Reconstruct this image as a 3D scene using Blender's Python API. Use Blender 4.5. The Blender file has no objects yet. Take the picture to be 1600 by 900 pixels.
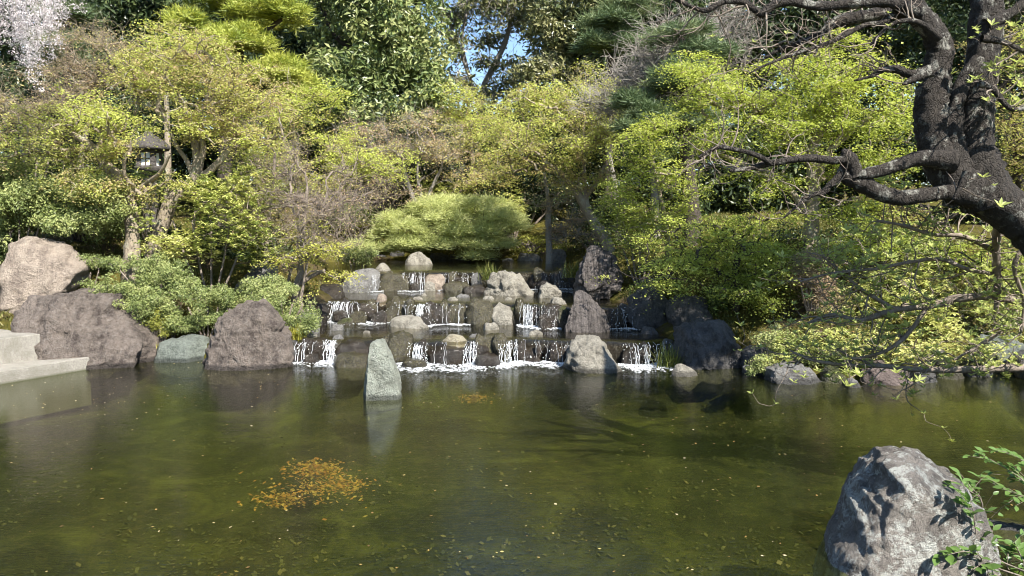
import bpy, bmesh, math, random
import numpy as np
from mathutils import Vector, noise

# ---------------------------------------------------------------- camera, light, exposure
SC = bpy.context.scene
COL = SC.collection
FPX = 1208.0
PITCH = math.atan(100.0 / FPX)
CAM = np.array([0.0, 0.0, 2.0])
cam = bpy.data.cameras.new("camera")
cam.sensor_width = 36.0
cam.lens = 36.0 * FPX / 1600.0
cam.clip_end = 800.0
cam.clip_start = 0.05
camo = bpy.data.objects.new("camera", cam)
camo.location = CAM
camo.rotation_euler = (math.pi / 2 - PITCH, 0, 0)
COL.objects.link(camo)
SC.camera = camo
TO_SUN = Vector((0.55, -0.75, 0.98)).normalized()
SUN_EL = math.asin(TO_SUN.z)
SUN_AZ = math.atan2(TO_SUN.x, TO_SUN.y)
sun = bpy.data.lights.new("sun", 'SUN')
sun.energy = 5.0
sun.angle = math.radians(0.5)
sun.color = (1.0, 0.955, 0.88)
suno = bpy.data.objects.new("sun", sun)
suno.rotation_euler = TO_SUN.to_track_quat('Z', 'Y').to_euler()
suno.location = (8, -8, 20)
COL.objects.link(suno)
wd = bpy.data.worlds.new("World")
SC.world = wd
wd.use_nodes = True
nt = wd.node_tree
sky = nt.nodes.new('ShaderNodeTexSky')
sky.sky_type = 'NISHITA'
sky.sun_disc = False
sky.sun_elevation = SUN_EL
sky.sun_rotation = SUN_AZ
sky.air_density = 1.0
sky.dust_density = 0.15
sky.ozone_density = 3.0
nt.nodes['Background'].inputs[1].default_value = 0.085
nt.links.new(sky.outputs[0], nt.nodes['Background'].inputs[0])
SC.view_settings.view_transform = 'Standard'
SC.view_settings.look = 'None'
SC.view_settings.exposure = 1.45
SC.view_settings.gamma = 1.0
SC.render.engine = 'CYCLES'
SC.cycles.max_bounces = 6
SC.cycles.diffuse_bounces = 2
SC.cycles.glossy_bounces = 3
SC.cycles.transparent_max_bounces = 10
SC.cycles.transmission_bounces = 3
SC.cycles.caustics_reflective = False
SC.cycles.caustics_refractive = False
SC.cycles.use_denoising = True
SC.cycles.filter_width = 1.0
R = np.random.default_rng(7)
random.seed(7)

# ---------------------------------------------------------------- geometry of the view
_c, _s = math.cos(PITCH), math.sin(PITCH)

def ray(px, py):
    u = (px - 800.0) / FPX
    v = -(py - 450.0) / FPX
    return np.array([u, _c + v * _s, -_s + v * _c])

def P(px, py, D):
    d = ray(px, py)
    return CAM + d * (D / d[1])

def W(px, py, z=0.0):
    d = ray(px, py)
    return CAM + d * ((z - CAM[2]) / d[2])

def nz(v):
    return v / (np.linalg.norm(v, axis=-1, keepdims=True) + 1e-9)

# ---------------------------------------------------------------- object helpers
def tag(o, label=None, cat=None, group=None, kind=None):
    if label: o['label'] = label
    if cat: o['category'] = cat
    if group: o['group'] = group
    if kind: o['kind'] = kind
    return o

def root(name, loc, label, cat, group=None):
    o = bpy.data.objects.new(name, None)
    o.empty_display_size = 0.1
    COL.objects.link(o)
    o.location = [float(v) for v in loc]
    return tag(o, label, cat, group)

def mesh(name, V, Q=None, T=None, tint=None, smooth=True):
    V = np.asarray(V, np.float32).reshape(-1, 3)
    Q = np.zeros((0, 4), np.int32) if Q is None else np.asarray(Q, np.int32).reshape(-1, 4)
    T = np.zeros((0, 3), np.int32) if T is None else np.asarray(T, np.int32).reshape(-1, 3)
    me = bpy.data.meshes.new(name)
    me.vertices.add(len(V))
    me.vertices.foreach_set('co', V.ravel())
    me.loops.add(Q.size + T.size)
    me.loops.foreach_set('vertex_index', np.concatenate([Q.ravel(), T.ravel()]).astype(np.int32))
    me.polygons.add(len(Q) + len(T))
    st = np.concatenate([np.arange(len(Q)) * 4, len(Q) * 4 + np.arange(len(T)) * 3]).astype(np.int32)
    me.polygons.foreach_set('loop_start', st)
    me.polygons.foreach_set('use_smooth', np.full(len(Q) + len(T), smooth, bool))
    if tint is not None:
        a = me.attributes.new('tint', 'FLOAT', 'POINT')
        a.data.foreach_set('value', np.asarray(tint, np.float32))
    me.update(calc_edges=True)
    me.validate()
    return me

def link(name, me, mat, parent=None, loc=None):
    o = bpy.data.objects.new(name, me)
    if mat is not None and not me.materials:
        me.materials.append(mat)
    COL.objects.link(o)
    if parent is not None: o.parent = parent
    if loc is not None: o.location = [float(v) for v in loc]
    return o

# ---------------------------------------------------------------- materials
def newmat(name):
    m = bpy.data.materials.new(name)
    m.use_nodes = True
    n = m.node_tree
    n.nodes.clear()
    out = n.nodes.new('ShaderNodeOutputMaterial')
    return m, n, out

class NB:
    def __init__(s, tree): s.t = tree
    def n(s, typ, **kw):
        nd = s.t.nodes.new('ShaderNode' + typ)
        for k, v in kw.items():
            if k.startswith('i_'):
                nd.inputs[int(k[2:])].default_value = v
            else: setattr(nd, k, v)
        return nd
    def l(s, a, b): s.t.links.new(a, b)
    def noise(s, vec, scale, detail=5, rough=0.6, dist=0.0):
        nd = s.n('TexNoise')
        nd.inputs['Scale'].default_value = scale
        nd.inputs['Detail'].default_value = detail
        nd.inputs['Roughness'].default_value = rough
        nd.inputs['Distortion'].default_value = dist
        s.l(vec, nd.inputs['Vector'])
        return nd.outputs['Fac']
    def ramp(s, fac, stops):
        nd = s.n('ValToRGB')
        cr = nd.color_ramp
        while len(cr.elements) < len(stops): cr.elements.new(0.5)
        for e, (p, c) in zip(cr.elements, stops):
            e.position = p
            e.color = (*c, 1) if len(c) == 3 else c
        s.l(fac, nd.inputs[0])
        return nd.outputs[0]
    def grey(s, fac, a, b):
        return s.ramp(fac, [(a, (0, 0, 0)), (b, (1, 1, 1))])
    def mix(s, fac, a, b):
        nd = s.n('MixRGB')
        if isinstance(fac, float): nd.inputs[0].default_value = fac
        else: s.l(fac, nd.inputs[0])
        for i, c in ((1, a), (2, b)):
            if isinstance(c, tuple): nd.inputs[i].default_value = (*c, 1)
            else: s.l(c, nd.inputs[i])
        return nd.outputs[0]
    def math(s, op, a, b=0.0):
        nd = s.n('Math', operation=op)
        for i, c in ((0, a), (1, b)):
            if isinstance(c, (int, float)): nd.inputs[i].default_value = c
            else: s.l(c, nd.inputs[i])
        return nd.outputs[0]
    def bump(s, h, strength, dist, prev=None):
        nd = s.n('Bump')
        nd.inputs['Strength'].default_value = strength
        nd.inputs['Distance'].default_value = dist
        s.l(h, nd.inputs['Height'])
        if prev is not None: s.l(prev, nd.inputs['Normal'])
        return nd.outputs[0]

def coords(b, rnd=True):
    tc = b.n('TexCoord')
    if not rnd: return tc.outputs['Object']
    oi = b.n('ObjectInfo')
    m = b.math('MULTIPLY', oi.outputs['Random'], 61.0)
    va = b.n('VectorMath', operation='ADD')
    b.l(tc.outputs['Object'], va.inputs[0])
    b.l(m, va.inputs[1])
    return va.outputs[0]

def leaf_mat(name, cols, trans=0.38, rough=0.5, spec=0.35):
    m, t, out = newmat(name)
    b = NB(t)
    at = b.n('Attribute', attribute_name='tint')
    n = len(cols)
    col = b.ramp(at.outputs['Fac'], [(i / (n - 1), c) for i, c in enumerate(cols)])
    pr = b.n('BsdfPrincipled')
    pr.inputs['Roughness'].default_value = rough
    pr.inputs['Specular IOR Level'].default_value = spec
    b.l(col, pr.inputs['Base Color'])
    tr = b.n('BsdfTranslucent')
    hs = b.n('HueSaturation')
    hs.inputs['Saturation'].default_value = 1.1
    hs.inputs['Value'].default_value = 1.15
    b.l(col, hs.inputs['Color'])
    b.l(hs.outputs[0], tr.inputs[0])
    mx = b.n('MixShader')
    mx.inputs[0].default_value = trans
    b.l(pr.outputs[0], mx.inputs[1])
    b.l(tr.outputs[0], mx.inputs[2])
    b.l(mx.outputs[0], out.inputs[0])
    return m

def rock_mat(name, c1, c2, spot, spot_amt=0.5, moss=0.0, rough=0.75, crack=0.6, scale=1.0, streak=0.0, wet_z=None,
             lichen=None, lich_lo=0.54, lich_scale=2.2):
    m, t, out = newmat(name)
    b = NB(t)
    v = coords(b)
    if streak:
        mp = b.n('Mapping')
        mp.inputs['Rotation'].default_value = (0.3, 0.5, 0.2)
        mp.inputs['Scale'].default_value = (1 + 3 * streak, 1, 1 - 0.6 * streak)
        b.l(v, mp.inputs[0]); vs = mp.outputs[0]
    else: vs = v
    n1 = b.noise(vs, 2.6 * scale, 8, 0.68, 0.4)
    n2 = b.noise(v, 16 * scale, 7, 0.75)
    n3 = b.noise(v, 60 * scale, 3, 0.7)
    n4 = b.noise(v, 6.5 * scale, 7, 0.78)
    col = b.ramp(b.mix(0.5, n1, n4), [(0.41, c2), (0.52, c1), (0.63, tuple(min(1, x * 1.3) for x in c1))])
    col = b.mix(b.math('MULTIPLY', b.grey(n2, 0.5, 0.66), spot_amt), col, spot)
    dk = b.math('MULTIPLY', b.grey(n3, 0.54, 0.7), 0.55)
    col = b.mix(dk, col, tuple(x * 0.42 for x in c2))
    vor = b.n('TexVoronoi', feature='DISTANCE_TO_EDGE')
    vor.inputs['Scale'].default_value = 3.2 * scale
    wv = b.n('VectorMath', operation='ADD')
    ns = b.n('TexNoise'); ns.inputs['Scale'].default_value = 3.0 * scale; ns.inputs['Detail'].default_value = 6
    b.l(vs, ns.inputs['Vector'])
    b.l(vs, wv.inputs[0]); b.l(ns.outputs['Color'], wv.inputs[1])
    b.l(wv.outputs[0], vor.inputs['Vector'])
    ck = b.ramp(vor.outputs['Distance'], [(0.0, (0, 0, 0)), (0.05, (1, 1, 1))])
    if crack:
        inv = b.math('MULTIPLY', b.math('SUBTRACT', 1.0, ck), b.math('MULTIPLY', b.grey(n1, 0.42, 0.6), crack * 0.45))
        col = b.mix(inv, col, tuple(x * 0.4 for x in c2))
    if lichen:
        ln = b.noise(v, lich_scale, 9, 0.78, 0.3)
        lf = b.math('MULTIPLY', b.grey(ln, lich_lo, lich_lo + 0.05), b.grey(n2, 0.38, 0.52))
        col = b.mix(lf, col, lichen)
    if moss:
        ge = b.n('NewGeometry')
        sx = b.n('SeparateXYZ'); b.l(ge.outputs['Normal'], sx.inputs[0])
        mf = b.math('ADD', b.math('MULTIPLY', sx.outputs[2], 0.35), n1)
        mf = b.math('MULTIPLY', b.grey(mf, 0.55, 0.75), moss)
        col = b.mix(mf, col, b.ramp(n3, [(0.3, (0.035, 0.05, 0.012)), (0.7, (0.10, 0.11, 0.03))]))
    pr = b.n('BsdfPrincipled')
    rv = rough
    pr.inputs['Roughness'].default_value = rough
    pr.inputs['Specular IOR Level'].default_value = 0.4
    if wet_z is not None:
        ge2 = b.n('NewGeometry')
        s2 = b.n('SeparateXYZ'); b.l(ge2.outputs['Position'], s2.inputs[0])
        zz = b.math('ADD', s2.outputs[2], b.math('MULTIPLY', n2, -0.05))
        wf = b.n('MapRange')
        wf.inputs['From Min'].default_value = wet_z + 0.0
        wf.inputs['From Max'].default_value = wet_z + 0.035
        wf.inputs['To Min'].default_value = 0.75
        wf.inputs['To Max'].default_value = 0.0
        b.l(zz, wf.inputs['Value'])
        col = b.mix(wf.outputs[0], col, tuple(x * 0.25 for x in c2))
    b.l(col, pr.inputs['Base Color'])
    h = b.math('ADD', b.math('MULTIPLY', n1, 0.8), b.math('MULTIPLY', n2, 0.5))
    h = b.math('ADD', h, b.math('MULTIPLY', n4, 1.3))
    h = b.math('ADD', h, b.math('MULTIPLY', n3, 0.18))
    if crack: h = b.math('ADD', h, b.math('MULTIPLY', ck, 0.35 * crack))
    b.l(b.bump(h, 1.0, 0.11), pr.inputs['Normal'])
    b.l(pr.outputs[0], out.inputs[0])
    return m

def wet_mat(name, c1, c2, moss=0.0):
    m, t, out = newmat(name)
    b = NB(t)
    v = coords(b)
    n1 = b.noise(v, 6, 7, 0.7)
    n2 = b.noise(v, 45, 5, 0.75)
    mp = b.n('Mapping'); mp.inputs['Scale'].default_value = (60, 60, 9); b.l(v, mp.inputs[0])
    n3 = b.noise(mp.outputs[0], 1.0, 4, 0.7)
    col = b.ramp(n1, [(0.3, c2), (0.7, c1)])
    if moss:
        col = b.mix(b.math('MULTIPLY', b.grey(n2, 0.45, 0.62), moss), col, (0.11, 0.10, 0.03))
    pr = b.n('BsdfPrincipled')
    b.l(col, pr.inputs['Base Color'])
    pr.inputs['Roughness'].default_value = 0.22
    pr.inputs['Specular IOR Level'].default_value = 0.45
    pr.inputs['Coat Weight'].default_value = 0.25
    pr.inputs['Coat Roughness'].default_value = 0.1
    h = b.math('ADD', b.math('MULTIPLY', n2, 0.7), b.math('MULTIPLY', n3, 0.6))
    nn = b.bump(h, 1.0, 0.03)
    b.l(nn, pr.inputs['Normal'])
    b.l(nn, pr.inputs['Coat Normal'])
    b.l(pr.outputs[0], out.inputs[0])
    return m

def bark_mat(name, c1, c2, scale=1.0, lichen=None, disp=0.03):
    m, t, out = newmat(name)
    b = NB(t)
    v = coords(b)
    mp = b.n('Mapping'); mp.inputs['Scale'].default_value = (1, 1, 0.35); b.l(v, mp.inputs[0])
    n1 = b.noise(mp.outputs[0], 17 * scale, 8, 0.78, 0.3)
    n2 = b.noise(v, 3.5 * scale, 6, 0.7)
    vor = b.n('TexVoronoi', feature='DISTANCE_TO_EDGE'); vor.inputs['Scale'].default_value = 16 * scale
    wv = b.n('VectorMath', operation='ADD')
    sc = b.n('VectorMath', operation='SCALE'); sc.inputs['Scale'].default_value = 0.12
    ns = b.n('TexNoise'); ns.inputs['Scale'].default_value = 9 * scale
    b.l(v, ns.inputs['Vector']); b.l(ns.outputs['Color'], sc.inputs[0])
    b.l(mp.outputs[0], wv.inputs[0]); b.l(sc.outputs[0], wv.inputs[1]); b.l(wv.outputs[0], vor.inputs['Vector'])
    ck = b.ramp(vor.outputs['Distance'], [(0, (0, 0, 0)), (0.16, (1, 1, 1))])
    col = b.ramp(n1, [(0.3, c2), (0.7, c1)])
    col = b.mix(b.math('MULTIPLY', b.math('SUBTRACT', 1.0, ck), 0.22), col, tuple(x * 0.35 for x in c2))
    if lichen:
        col = b.mix(b.math('MULTIPLY', b.grey(n2, 0.54, 0.6), b.grey(n1, 0.4, 0.55)), col, lichen)
    pr = b.n('BsdfPrincipled')
    b.l(col, pr.inputs['Base Color'])
    pr.inputs['Roughness'].default_value = 0.85
    pr.inputs['Specular IOR Level'].default_value = 0.25
    h = b.math('ADD', b.math('MULTIPLY', n1, 1.2), b.math('MULTIPLY', ck, 0.35))
    b.l(b.bump(h, 1.0, disp), pr.inputs['Normal'])
    b.l(pr.outputs[0], out.inputs[0])
    return m

def plain_mat(name, c, rough=0.7, var=0.3, scale=8, bump=0.3):
    m, t, out = newmat(name)
    b = NB(t)
    v = coords(b)
    n1 = b.noise(v, scale, 6, 0.7)
    col = b.ramp(n1, [(0.3, tuple(x * (1 - var) for x in c)), (0.7, tuple(min(1, x * (1 + var)) for x in c))])
    pr = b.n('BsdfPrincipled')
    b.l(col, pr.inputs['Base Color'])
    pr.inputs['Roughness'].default_value = rough
    b.l(b.bump(n1, bump, 0.02), pr.inputs['Normal'])
    b.l(pr.outputs[0], out.inputs[0])
    return m

def water_mat(name, tint, murk, murk_amt, waves):
    m, t, out = newmat(name)
    b = NB(t)
    tc = b.n('TexCoord')
    h = None
    for sx, sy, amp, dist in waves:
        mp = b.n('Mapping'); mp.inputs['Scale'].default_value = (sx, sy, 1)
        mp.inputs['Rotation'].default_value = (0, 0, 0.12 * len(t.nodes) % 0.5 - 0.2)
        b.l(tc.outputs['Object'], mp.inputs[0])
        nn = b.math('MULTIPLY', b.noise(mp.outputs[0], 1.0, 3, 0.55, dist), amp)
        h = nn if h is None else b.math('ADD', h, nn)
    pn = b.noise(tc.outputs['Object'], 0.35, 3, 0.5)
    h = b.math('MULTIPLY', h, b.math('ADD', 0.45, b.grey(pn, 0.35, 0.7)))
    sy = b.n('SeparateXYZ'); b.l(tc.outputs['Object'], sy.inputs[0])
    mr = b.n('MapRange'); mr.inputs[1].default_value = 8.5; mr.inputs[2].default_value = 11.2; mr.inputs[3].default_value = 1.0; mr.inputs[4].default_value = 3.0
    b.l(sy.outputs[1], mr.inputs[0])
    h = b.math('MULTIPLY', h, mr.outputs[0])
    nrm = b.bump(h, 1.0, 1.0)
    ge = b.n('NewGeometry')
    dt = b.n('VectorMath', operation='DOT_PRODUCT'); b.l(ge.outputs['Incoming'], dt.inputs[0]); b.l(nrm, dt.inputs[1])
    c1 = b.math('SUBTRACT', 1.0, b.math('ABSOLUTE', dt.outputs['Value']))
    fr = b.n('Math', operation='ADD'); fr.inputs[0].default_value = 0.045; fr.use_clamp = True
    b.l(b.math('MULTIPLY', b.math('POWER', c1, 4.6), 0.955), fr.inputs[1])
    tr = b.n('BsdfTransparent'); tr.inputs[0].default_value = (*tint, 1)
    df = b.n('BsdfDiffuse'); df.inputs[0].default_value = (*murk, 1)
    mm = b.n('MixShader'); mm.inputs[0].default_value = murk_amt
    b.l(tr.outputs[0], mm.inputs[1]); b.l(df.outputs[0], mm.inputs[2])
    gl = b.n('BsdfGlossy'); gl.inputs['Roughness'].default_value = 0.03
    b.l(nrm, gl.inputs['Normal'])
    mx = b.n('MixShader')
    b.l(fr.outputs[0], mx.inputs[0]); b.l(mm.outputs[0], mx.inputs[1]); b.l(gl.outputs[0], mx.inputs[2])
    b.l(mx.outputs[0], out.inputs[0])
    return m

# ================================================================ SETTING: ground, pond, stream
def w2(px, py, z=0.0):
    p = W(px, py, z); return (p[0], p[1])
POND = np.array([(-13, 1.8), (-9.5, 6.2), (-7.0, 10.2), w2(140, 556), w2(240, 556), w2(330, 557), w2(400, 556), (-3.3, 11.5), (2.3, 11.4),
                 w2(1050, 560), w2(1160, 560), w2(1200, 578), w2(1290, 592), w2(1400, 594), w2(1450, 582), w2(1600, 572), (10, 11.2), (14, 11),
                 (14, 8.6), (9, 7.6), (6.2, 6.7), (4.9, 5.6), (4.0, 5.0), (3.1, 4.0), (2.0, 3.4), (0.5, 3.0), (-3, 2.6)])
def y_w1(x): return 11.28 + 0.10 * np.sin(2.3 * x + 1) + 0.07 * np.sin(6.1 * x)
def y_w2(x): return 13.3 - 0.2 * x + 0.11 * np.sin(2.7 * x + 2) + 0.07 * np.sin(5.7 * x + 1)
def y_w3(x): return 16.8 + 0.25 * np.minimum(0, x + 1) + 0.12 * np.sin(2.4 * x) + 0.08 * np.sin(5.2 * x + 2)
Z1, Z2, Z3 = 0.275, 0.60, 0.95
CHAN = np.array([(-3.3, 10.9), (2.3, 10.9), (2.6, 12), (2.3, 13.2), (1.9, 14.5), (1.5, 16), (1.75, 18), (1.9, 21), (1.0, 22.6), (-1.5, 22.9),
                 (-3.6, 22.6), (-5.2, 21.5), (-4.6, 18.5), (-3.7, 16), (-3.5, 14.4), (-3.5, 12.5)])

def sdf(poly, X, Y):
    d = np.full(X.shape, 1e9); inside = np.zeros(X.shape, bool)
    n = len(poly)
    for i in range(n):
        ax, ay = poly[i]; bx, by = poly[(i + 1) % n]
        ex, ey = bx - ax, by - ay
        t = np.clip(((X - ax) * ex + (Y - ay) * ey) / (ex * ex + ey * ey), 0, 1)
        d = np.minimum(d, np.hypot(X - ax - t * ex, Y - ay - t * ey))
        c = ((ay > Y) != (by > Y)) & (X < (bx - ax) * (Y - ay) / (by - ay + 1e-12) + ax)
        inside ^= c
    return np.where(inside, -d, d)

def zw_step(X, Y):
    return np.where(Y < y_w1(X) + 0.12, 0, np.where(Y < y_w2(X) + 0.12, Z1, np.where(Y < y_w3(X) + 0.12, Z2, Z3)))

def Hn(X, Y):
    X = np.asarray(X, float); Y = np.asarray(Y, float)
    dp = sdf(POND, X, Y); dc = sdf(CHAN, X, Y)
    s = np.where(Y < 9, 0.2, 0.5)
    f = 0.1 + s * np.clip(dp, 0, 3) + 0.10 * np.clip(dp - 3, 0, 22) + 0.02 * np.clip(dp - 25, 0, 60)
    f = np.where(Y < 8.5, np.minimum(f, 0.45 + 0.04 * np.clip(dp, 0, 50)), f)
    g = zw_step(X, Y) + 0.1 + 0.34 * np.maximum(dc, 0)
    out = np.minimum(f, g)
    out = np.maximum(out, np.where((dc > 0) & (Y > 11.1), zw_step(X, Y) + 0.08 - 0.5 * np.clip(dc - 0.9, 0, 9), -9))
    bump = 0.05 * np.sin(X * 2.1 + 1) * np.sin(Y * 1.7) + 0.03 * np.sin(X * 5.3) * np.cos(Y * 4.1)
    out = out + bump * np.clip(np.minimum(dp, dc), 0, 1)
    pond = np.maximum(-0.62 + 0.05 * np.sin(X * 1.3) * np.sin(Y * 1.1), 0.08 + 0.9 * dp)
    ch = np.maximum(zw_step(X, Y) - 0.2, zw_step(X, Y) + 0.1 + 0.8 * dc)
    out = np.where(dc < 0, np.where(Y > y_w1(X), ch, -0.3), out)
    out = np.where((dp < 0) & (Y <= y_w1(X) + 0.05), pond, out)
    return out

def Hs(x, y): return float(Hn(np.array([x]), np.array([y]))[0])

def axis(a, b, st, far, gr=1.16):
    c = list(np.arange(a, b + 1e-6, st)); s = st; hi = c[-1]
    while hi < far: s *= gr; hi += s; c.append(hi)
    s = st; lo = c[0]; pre = []
    while lo > -far: s *= gr; lo -= s; pre.append(lo)
    return np.array(pre[::-1] + c)
gx = axis(-10, 9, 0.13, 320); gy = axis(2.5, 24, 0.13, 320)
GX, GY = np.meshgrid(gx, gy)
GZ = Hn(GX, GY)
ni, nj = len(gx), len(gy)
idx = np.arange(ni * nj).reshape(nj, ni)
quads = np.stack([idx[:-1, :-1], idx[:-1, 1:], idx[1:, 1:], idx[1:, :-1]], -1).reshape(-1, 4)

def ground_mat():
    m, t, out = newmat('moss_and_soil')
    b = NB(t)
    v = coords(b, False)
    n1 = b.noise(v, 0.9, 6, 0.7); n2 = b.noise(v, 9, 8, 0.75); n3 = b.noise(v, 55, 5, 0.75)
    moss = b.ramp(n2, [(0.3, (0.05, 0.05, 0.012)), (0.55, (0.13, 0.115, 0.025)), (0.75, (0.17, 0.14, 0.045))])
    soil = b.ramp(n3, [(0.3, (0.05, 0.035, 0.022)), (0.7, (0.15, 0.11, 0.07))])
    col = b.mix(b.grey(n1, 0.5, 0.62), moss, soil)
    # pond bed: silt and algae lie below the water level
    ge = b.n('NewGeometry'); sx = b.n('SeparateXYZ'); b.l(ge.outputs['Position'], sx.inputs[0])
    mr = b.n('MapRange'); mr.inputs[1].default_value = 0.02; mr.inputs[2].default_value = -0.12
    b.l(sx.outputs[2], mr.inputs[0])
    va = b.n('TexVoronoi', feature='DISTANCE_TO_EDGE'); va.inputs['Scale'].default_value = 4.5
    b.l(v, va.inputs['Vector'])
    silt = b.ramp(b.noise(v, 1.1, 7, 0.72, 0.6), [(0.38, (0.012, 0.014, 0.007)), (0.52, (0.034, 0.039, 0.014)), (0.66, (0.105, 0.112, 0.026))])
    silt = b.mix(b.math('MULTIPLY', b.grey(n2, 0.52, 0.62), 0.5), silt, (0.10, 0.085, 0.03))
    silt = b.mix(b.math('MULTIPLY', b.grey(n3, 0.55, 0.7), 0.5), silt, (0.03, 0.035, 0.01))
    col = b.mix(mr.outputs[0], col, silt)
    pr = b.n('BsdfPrincipled'); pr.inputs['Roughness'].default_value = 0.95
    pr.inputs['Specular IOR Level'].default_value = 0.1
    b.l(col, pr.inputs['Base Color'])
    b.l(b.bump(b.math('ADD', n2, n3), 1.0, 0.06), pr.inputs['Normal'])
    b.l(pr.outputs[0], out.inputs[0])
    return m
g = link('ground', mesh('ground', np.stack([GX, GY, GZ], -1), quads), ground_mat())
tag(g, 'mossy brown garden ground rising behind the pond', 'ground', kind='structure')

POND_M = water_mat('pond_water', (0.84, 0.85, 0.60), (0.034, 0.040, 0.014), 0.13,
                   [(4, 13, 0.0010, 0.5), (9, 40, 0.0015, 0.8), (1.4, 3.2, 0.0012, 0.3), (22, 90, 0.0006, 0.4)])
STREAM_M = water_mat('stream_water', (0.72, 0.7, 0.58), (0.03, 0.028, 0.02), 0.12,
                     [(5, 14, 0.003, 0.5), (14, 34, 0.0012, 0.5), (40, 80, 0.0005, 0.2)])

def sheet(name, xs, yfront, yback, z, mat, label, ny=6, lip=False):
    V = []; xs = np.asarray(xs)
    ts = np.linspace(0, 1, ny)
    for t in ts:
        for x in xs:
            V.append((x, yfront(x) * (1 - t) + yback(x) * t, z))
    n = len(xs)
    if lip:
        V = [(x, yfront(x) - 0.05, z - 0.035) for x in xs] + V; ny += 1
    ix = np.arange(ny * n).reshape(ny, n)
    Q = np.stack([ix[:-1, :-1], ix[:-1, 1:], ix[1:, 1:], ix[1:, :-1]], -1).reshape(-1, 4)
    o = link(name, mesh(name, V, Q), mat)
    return tag(o, label, 'water', kind='structure')
sheet('pond_water', np.linspace(-14, 15, 30), lambda x: 1.0, lambda x: 11.45, 0.0, POND_M, 'calm green pond water mirroring the trees')
sheet('stream_water', np.linspace(-3.45, 2.75, 40), lambda x: y_w1(x) - 0.02, lambda x: y_w2(x) + 0.2, Z1, STREAM_M, 'shallow brown stream water on the lowest cascade terrace', lip=True)
sheet('stream_water', np.linspace(-3.75, 2.65, 40), lambda x: y_w2(x) - 0.02, lambda x: y_w3(x) + 0.2, Z2, STREAM_M, 'shallow stream water on the middle cascade terrace', lip=True)
sheet('stream_water', np.linspace(-5.4, 2.2, 40), lambda x: y_w3(x) - 0.02, lambda x: 23.6, Z3, STREAM_M, 'still dark water of the top basin above the cascades', lip=True)

# ================================================================ ROCKS
MR = dict(
    tan=rock_mat('tan_stone', (0.405, 0.331, 0.263), (0.216, 0.169, 0.135), (0.426, 0.361, 0.287), 0.4, streak=0.5, crack=0.2),
    purple=rock_mat('purple_stone', (0.195, 0.158, 0.13), (0.07, 0.053, 0.044), (0.37, 0.33, 0.285), 0.4, crack=0.4, streak=0.3, wet_z=0.02),
    green=rock_mat('grey_green_stone', (0.21, 0.235, 0.2), (0.11, 0.125, 0.105), (0.344, 0.369, 0.312), 0.35, crack=0.3, wet_z=0.02),
    stand=rock_mat('pale_green_stone', (0.33, 0.35, 0.29), (0.19, 0.2, 0.16), (0.459, 0.476, 0.410), 0.4, crack=0.35, wet_z=0.015),
    pale=rock_mat('pale_stone', (0.33, 0.305, 0.25), (0.16, 0.145, 0.115), (0.451, 0.410, 0.344), 0.5, crack=0.25, wet_z=0.02),
    cream=rock_mat('cream_stone', (0.451, 0.394, 0.279), (0.295, 0.254, 0.180), (0.492, 0.451, 0.361), 0.4, crack=0.1, moss=0.15),
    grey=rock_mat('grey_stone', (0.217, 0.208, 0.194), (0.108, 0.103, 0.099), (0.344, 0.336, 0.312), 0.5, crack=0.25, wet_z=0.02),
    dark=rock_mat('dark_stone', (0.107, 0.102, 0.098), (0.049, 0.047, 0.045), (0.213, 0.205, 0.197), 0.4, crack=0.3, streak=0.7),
    stripe=rock_mat('streaked_stone', (0.172, 0.148, 0.135), (0.049, 0.041, 0.039), (0.295, 0.262, 0.230), 0.45, crack=0.4, streak=1.6, scale=1.3),
    red=rock_mat('reddish_stone', (0.18, 0.14, 0.125), (0.09, 0.066, 0.058), (0.252, 0.200, 0.178), 0.4, crack=0.3),
    mossy=rock_mat('mossy_stone', (0.107, 0.094, 0.070), (0.041, 0.037, 0.025), (0.164, 0.148, 0.098), 0.5, moss=0.8, rough=0.4),
    front=rock_mat('lichen_stone', (0.32, 0.285, 0.245), (0.13, 0.112, 0.098), (0.295, 0.271, 0.238), 0.35, crack=0.7, scale=2.2,
                   lichen=(0.62, 0.62, 0.56), lich_lo=0.5, lich_scale=5.5),
    wet=wet_mat('wet_brown_stone', (0.034, 0.024, 0.014), (0.008, 0.006, 0.004)),
    wetmoss=wet_mat('wet_mossy_stone', (0.045, 0.036, 0.022), (0.012, 0.010, 0.006), moss=0.45),
)
_ico = {}
def ico(n):
    if n not in _ico:
        bm = bmesh.new(); bmesh.ops.create_icosphere(bm, subdivisions=n, radius=1.0)
        V = np.array([v.co[:] for v in bm.verts]); T = np.array([[v.index for v in f.verts] for f in bm.faces]); bm.free()
        _ico[n] = (V, T)
    return _ico[n]

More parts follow.
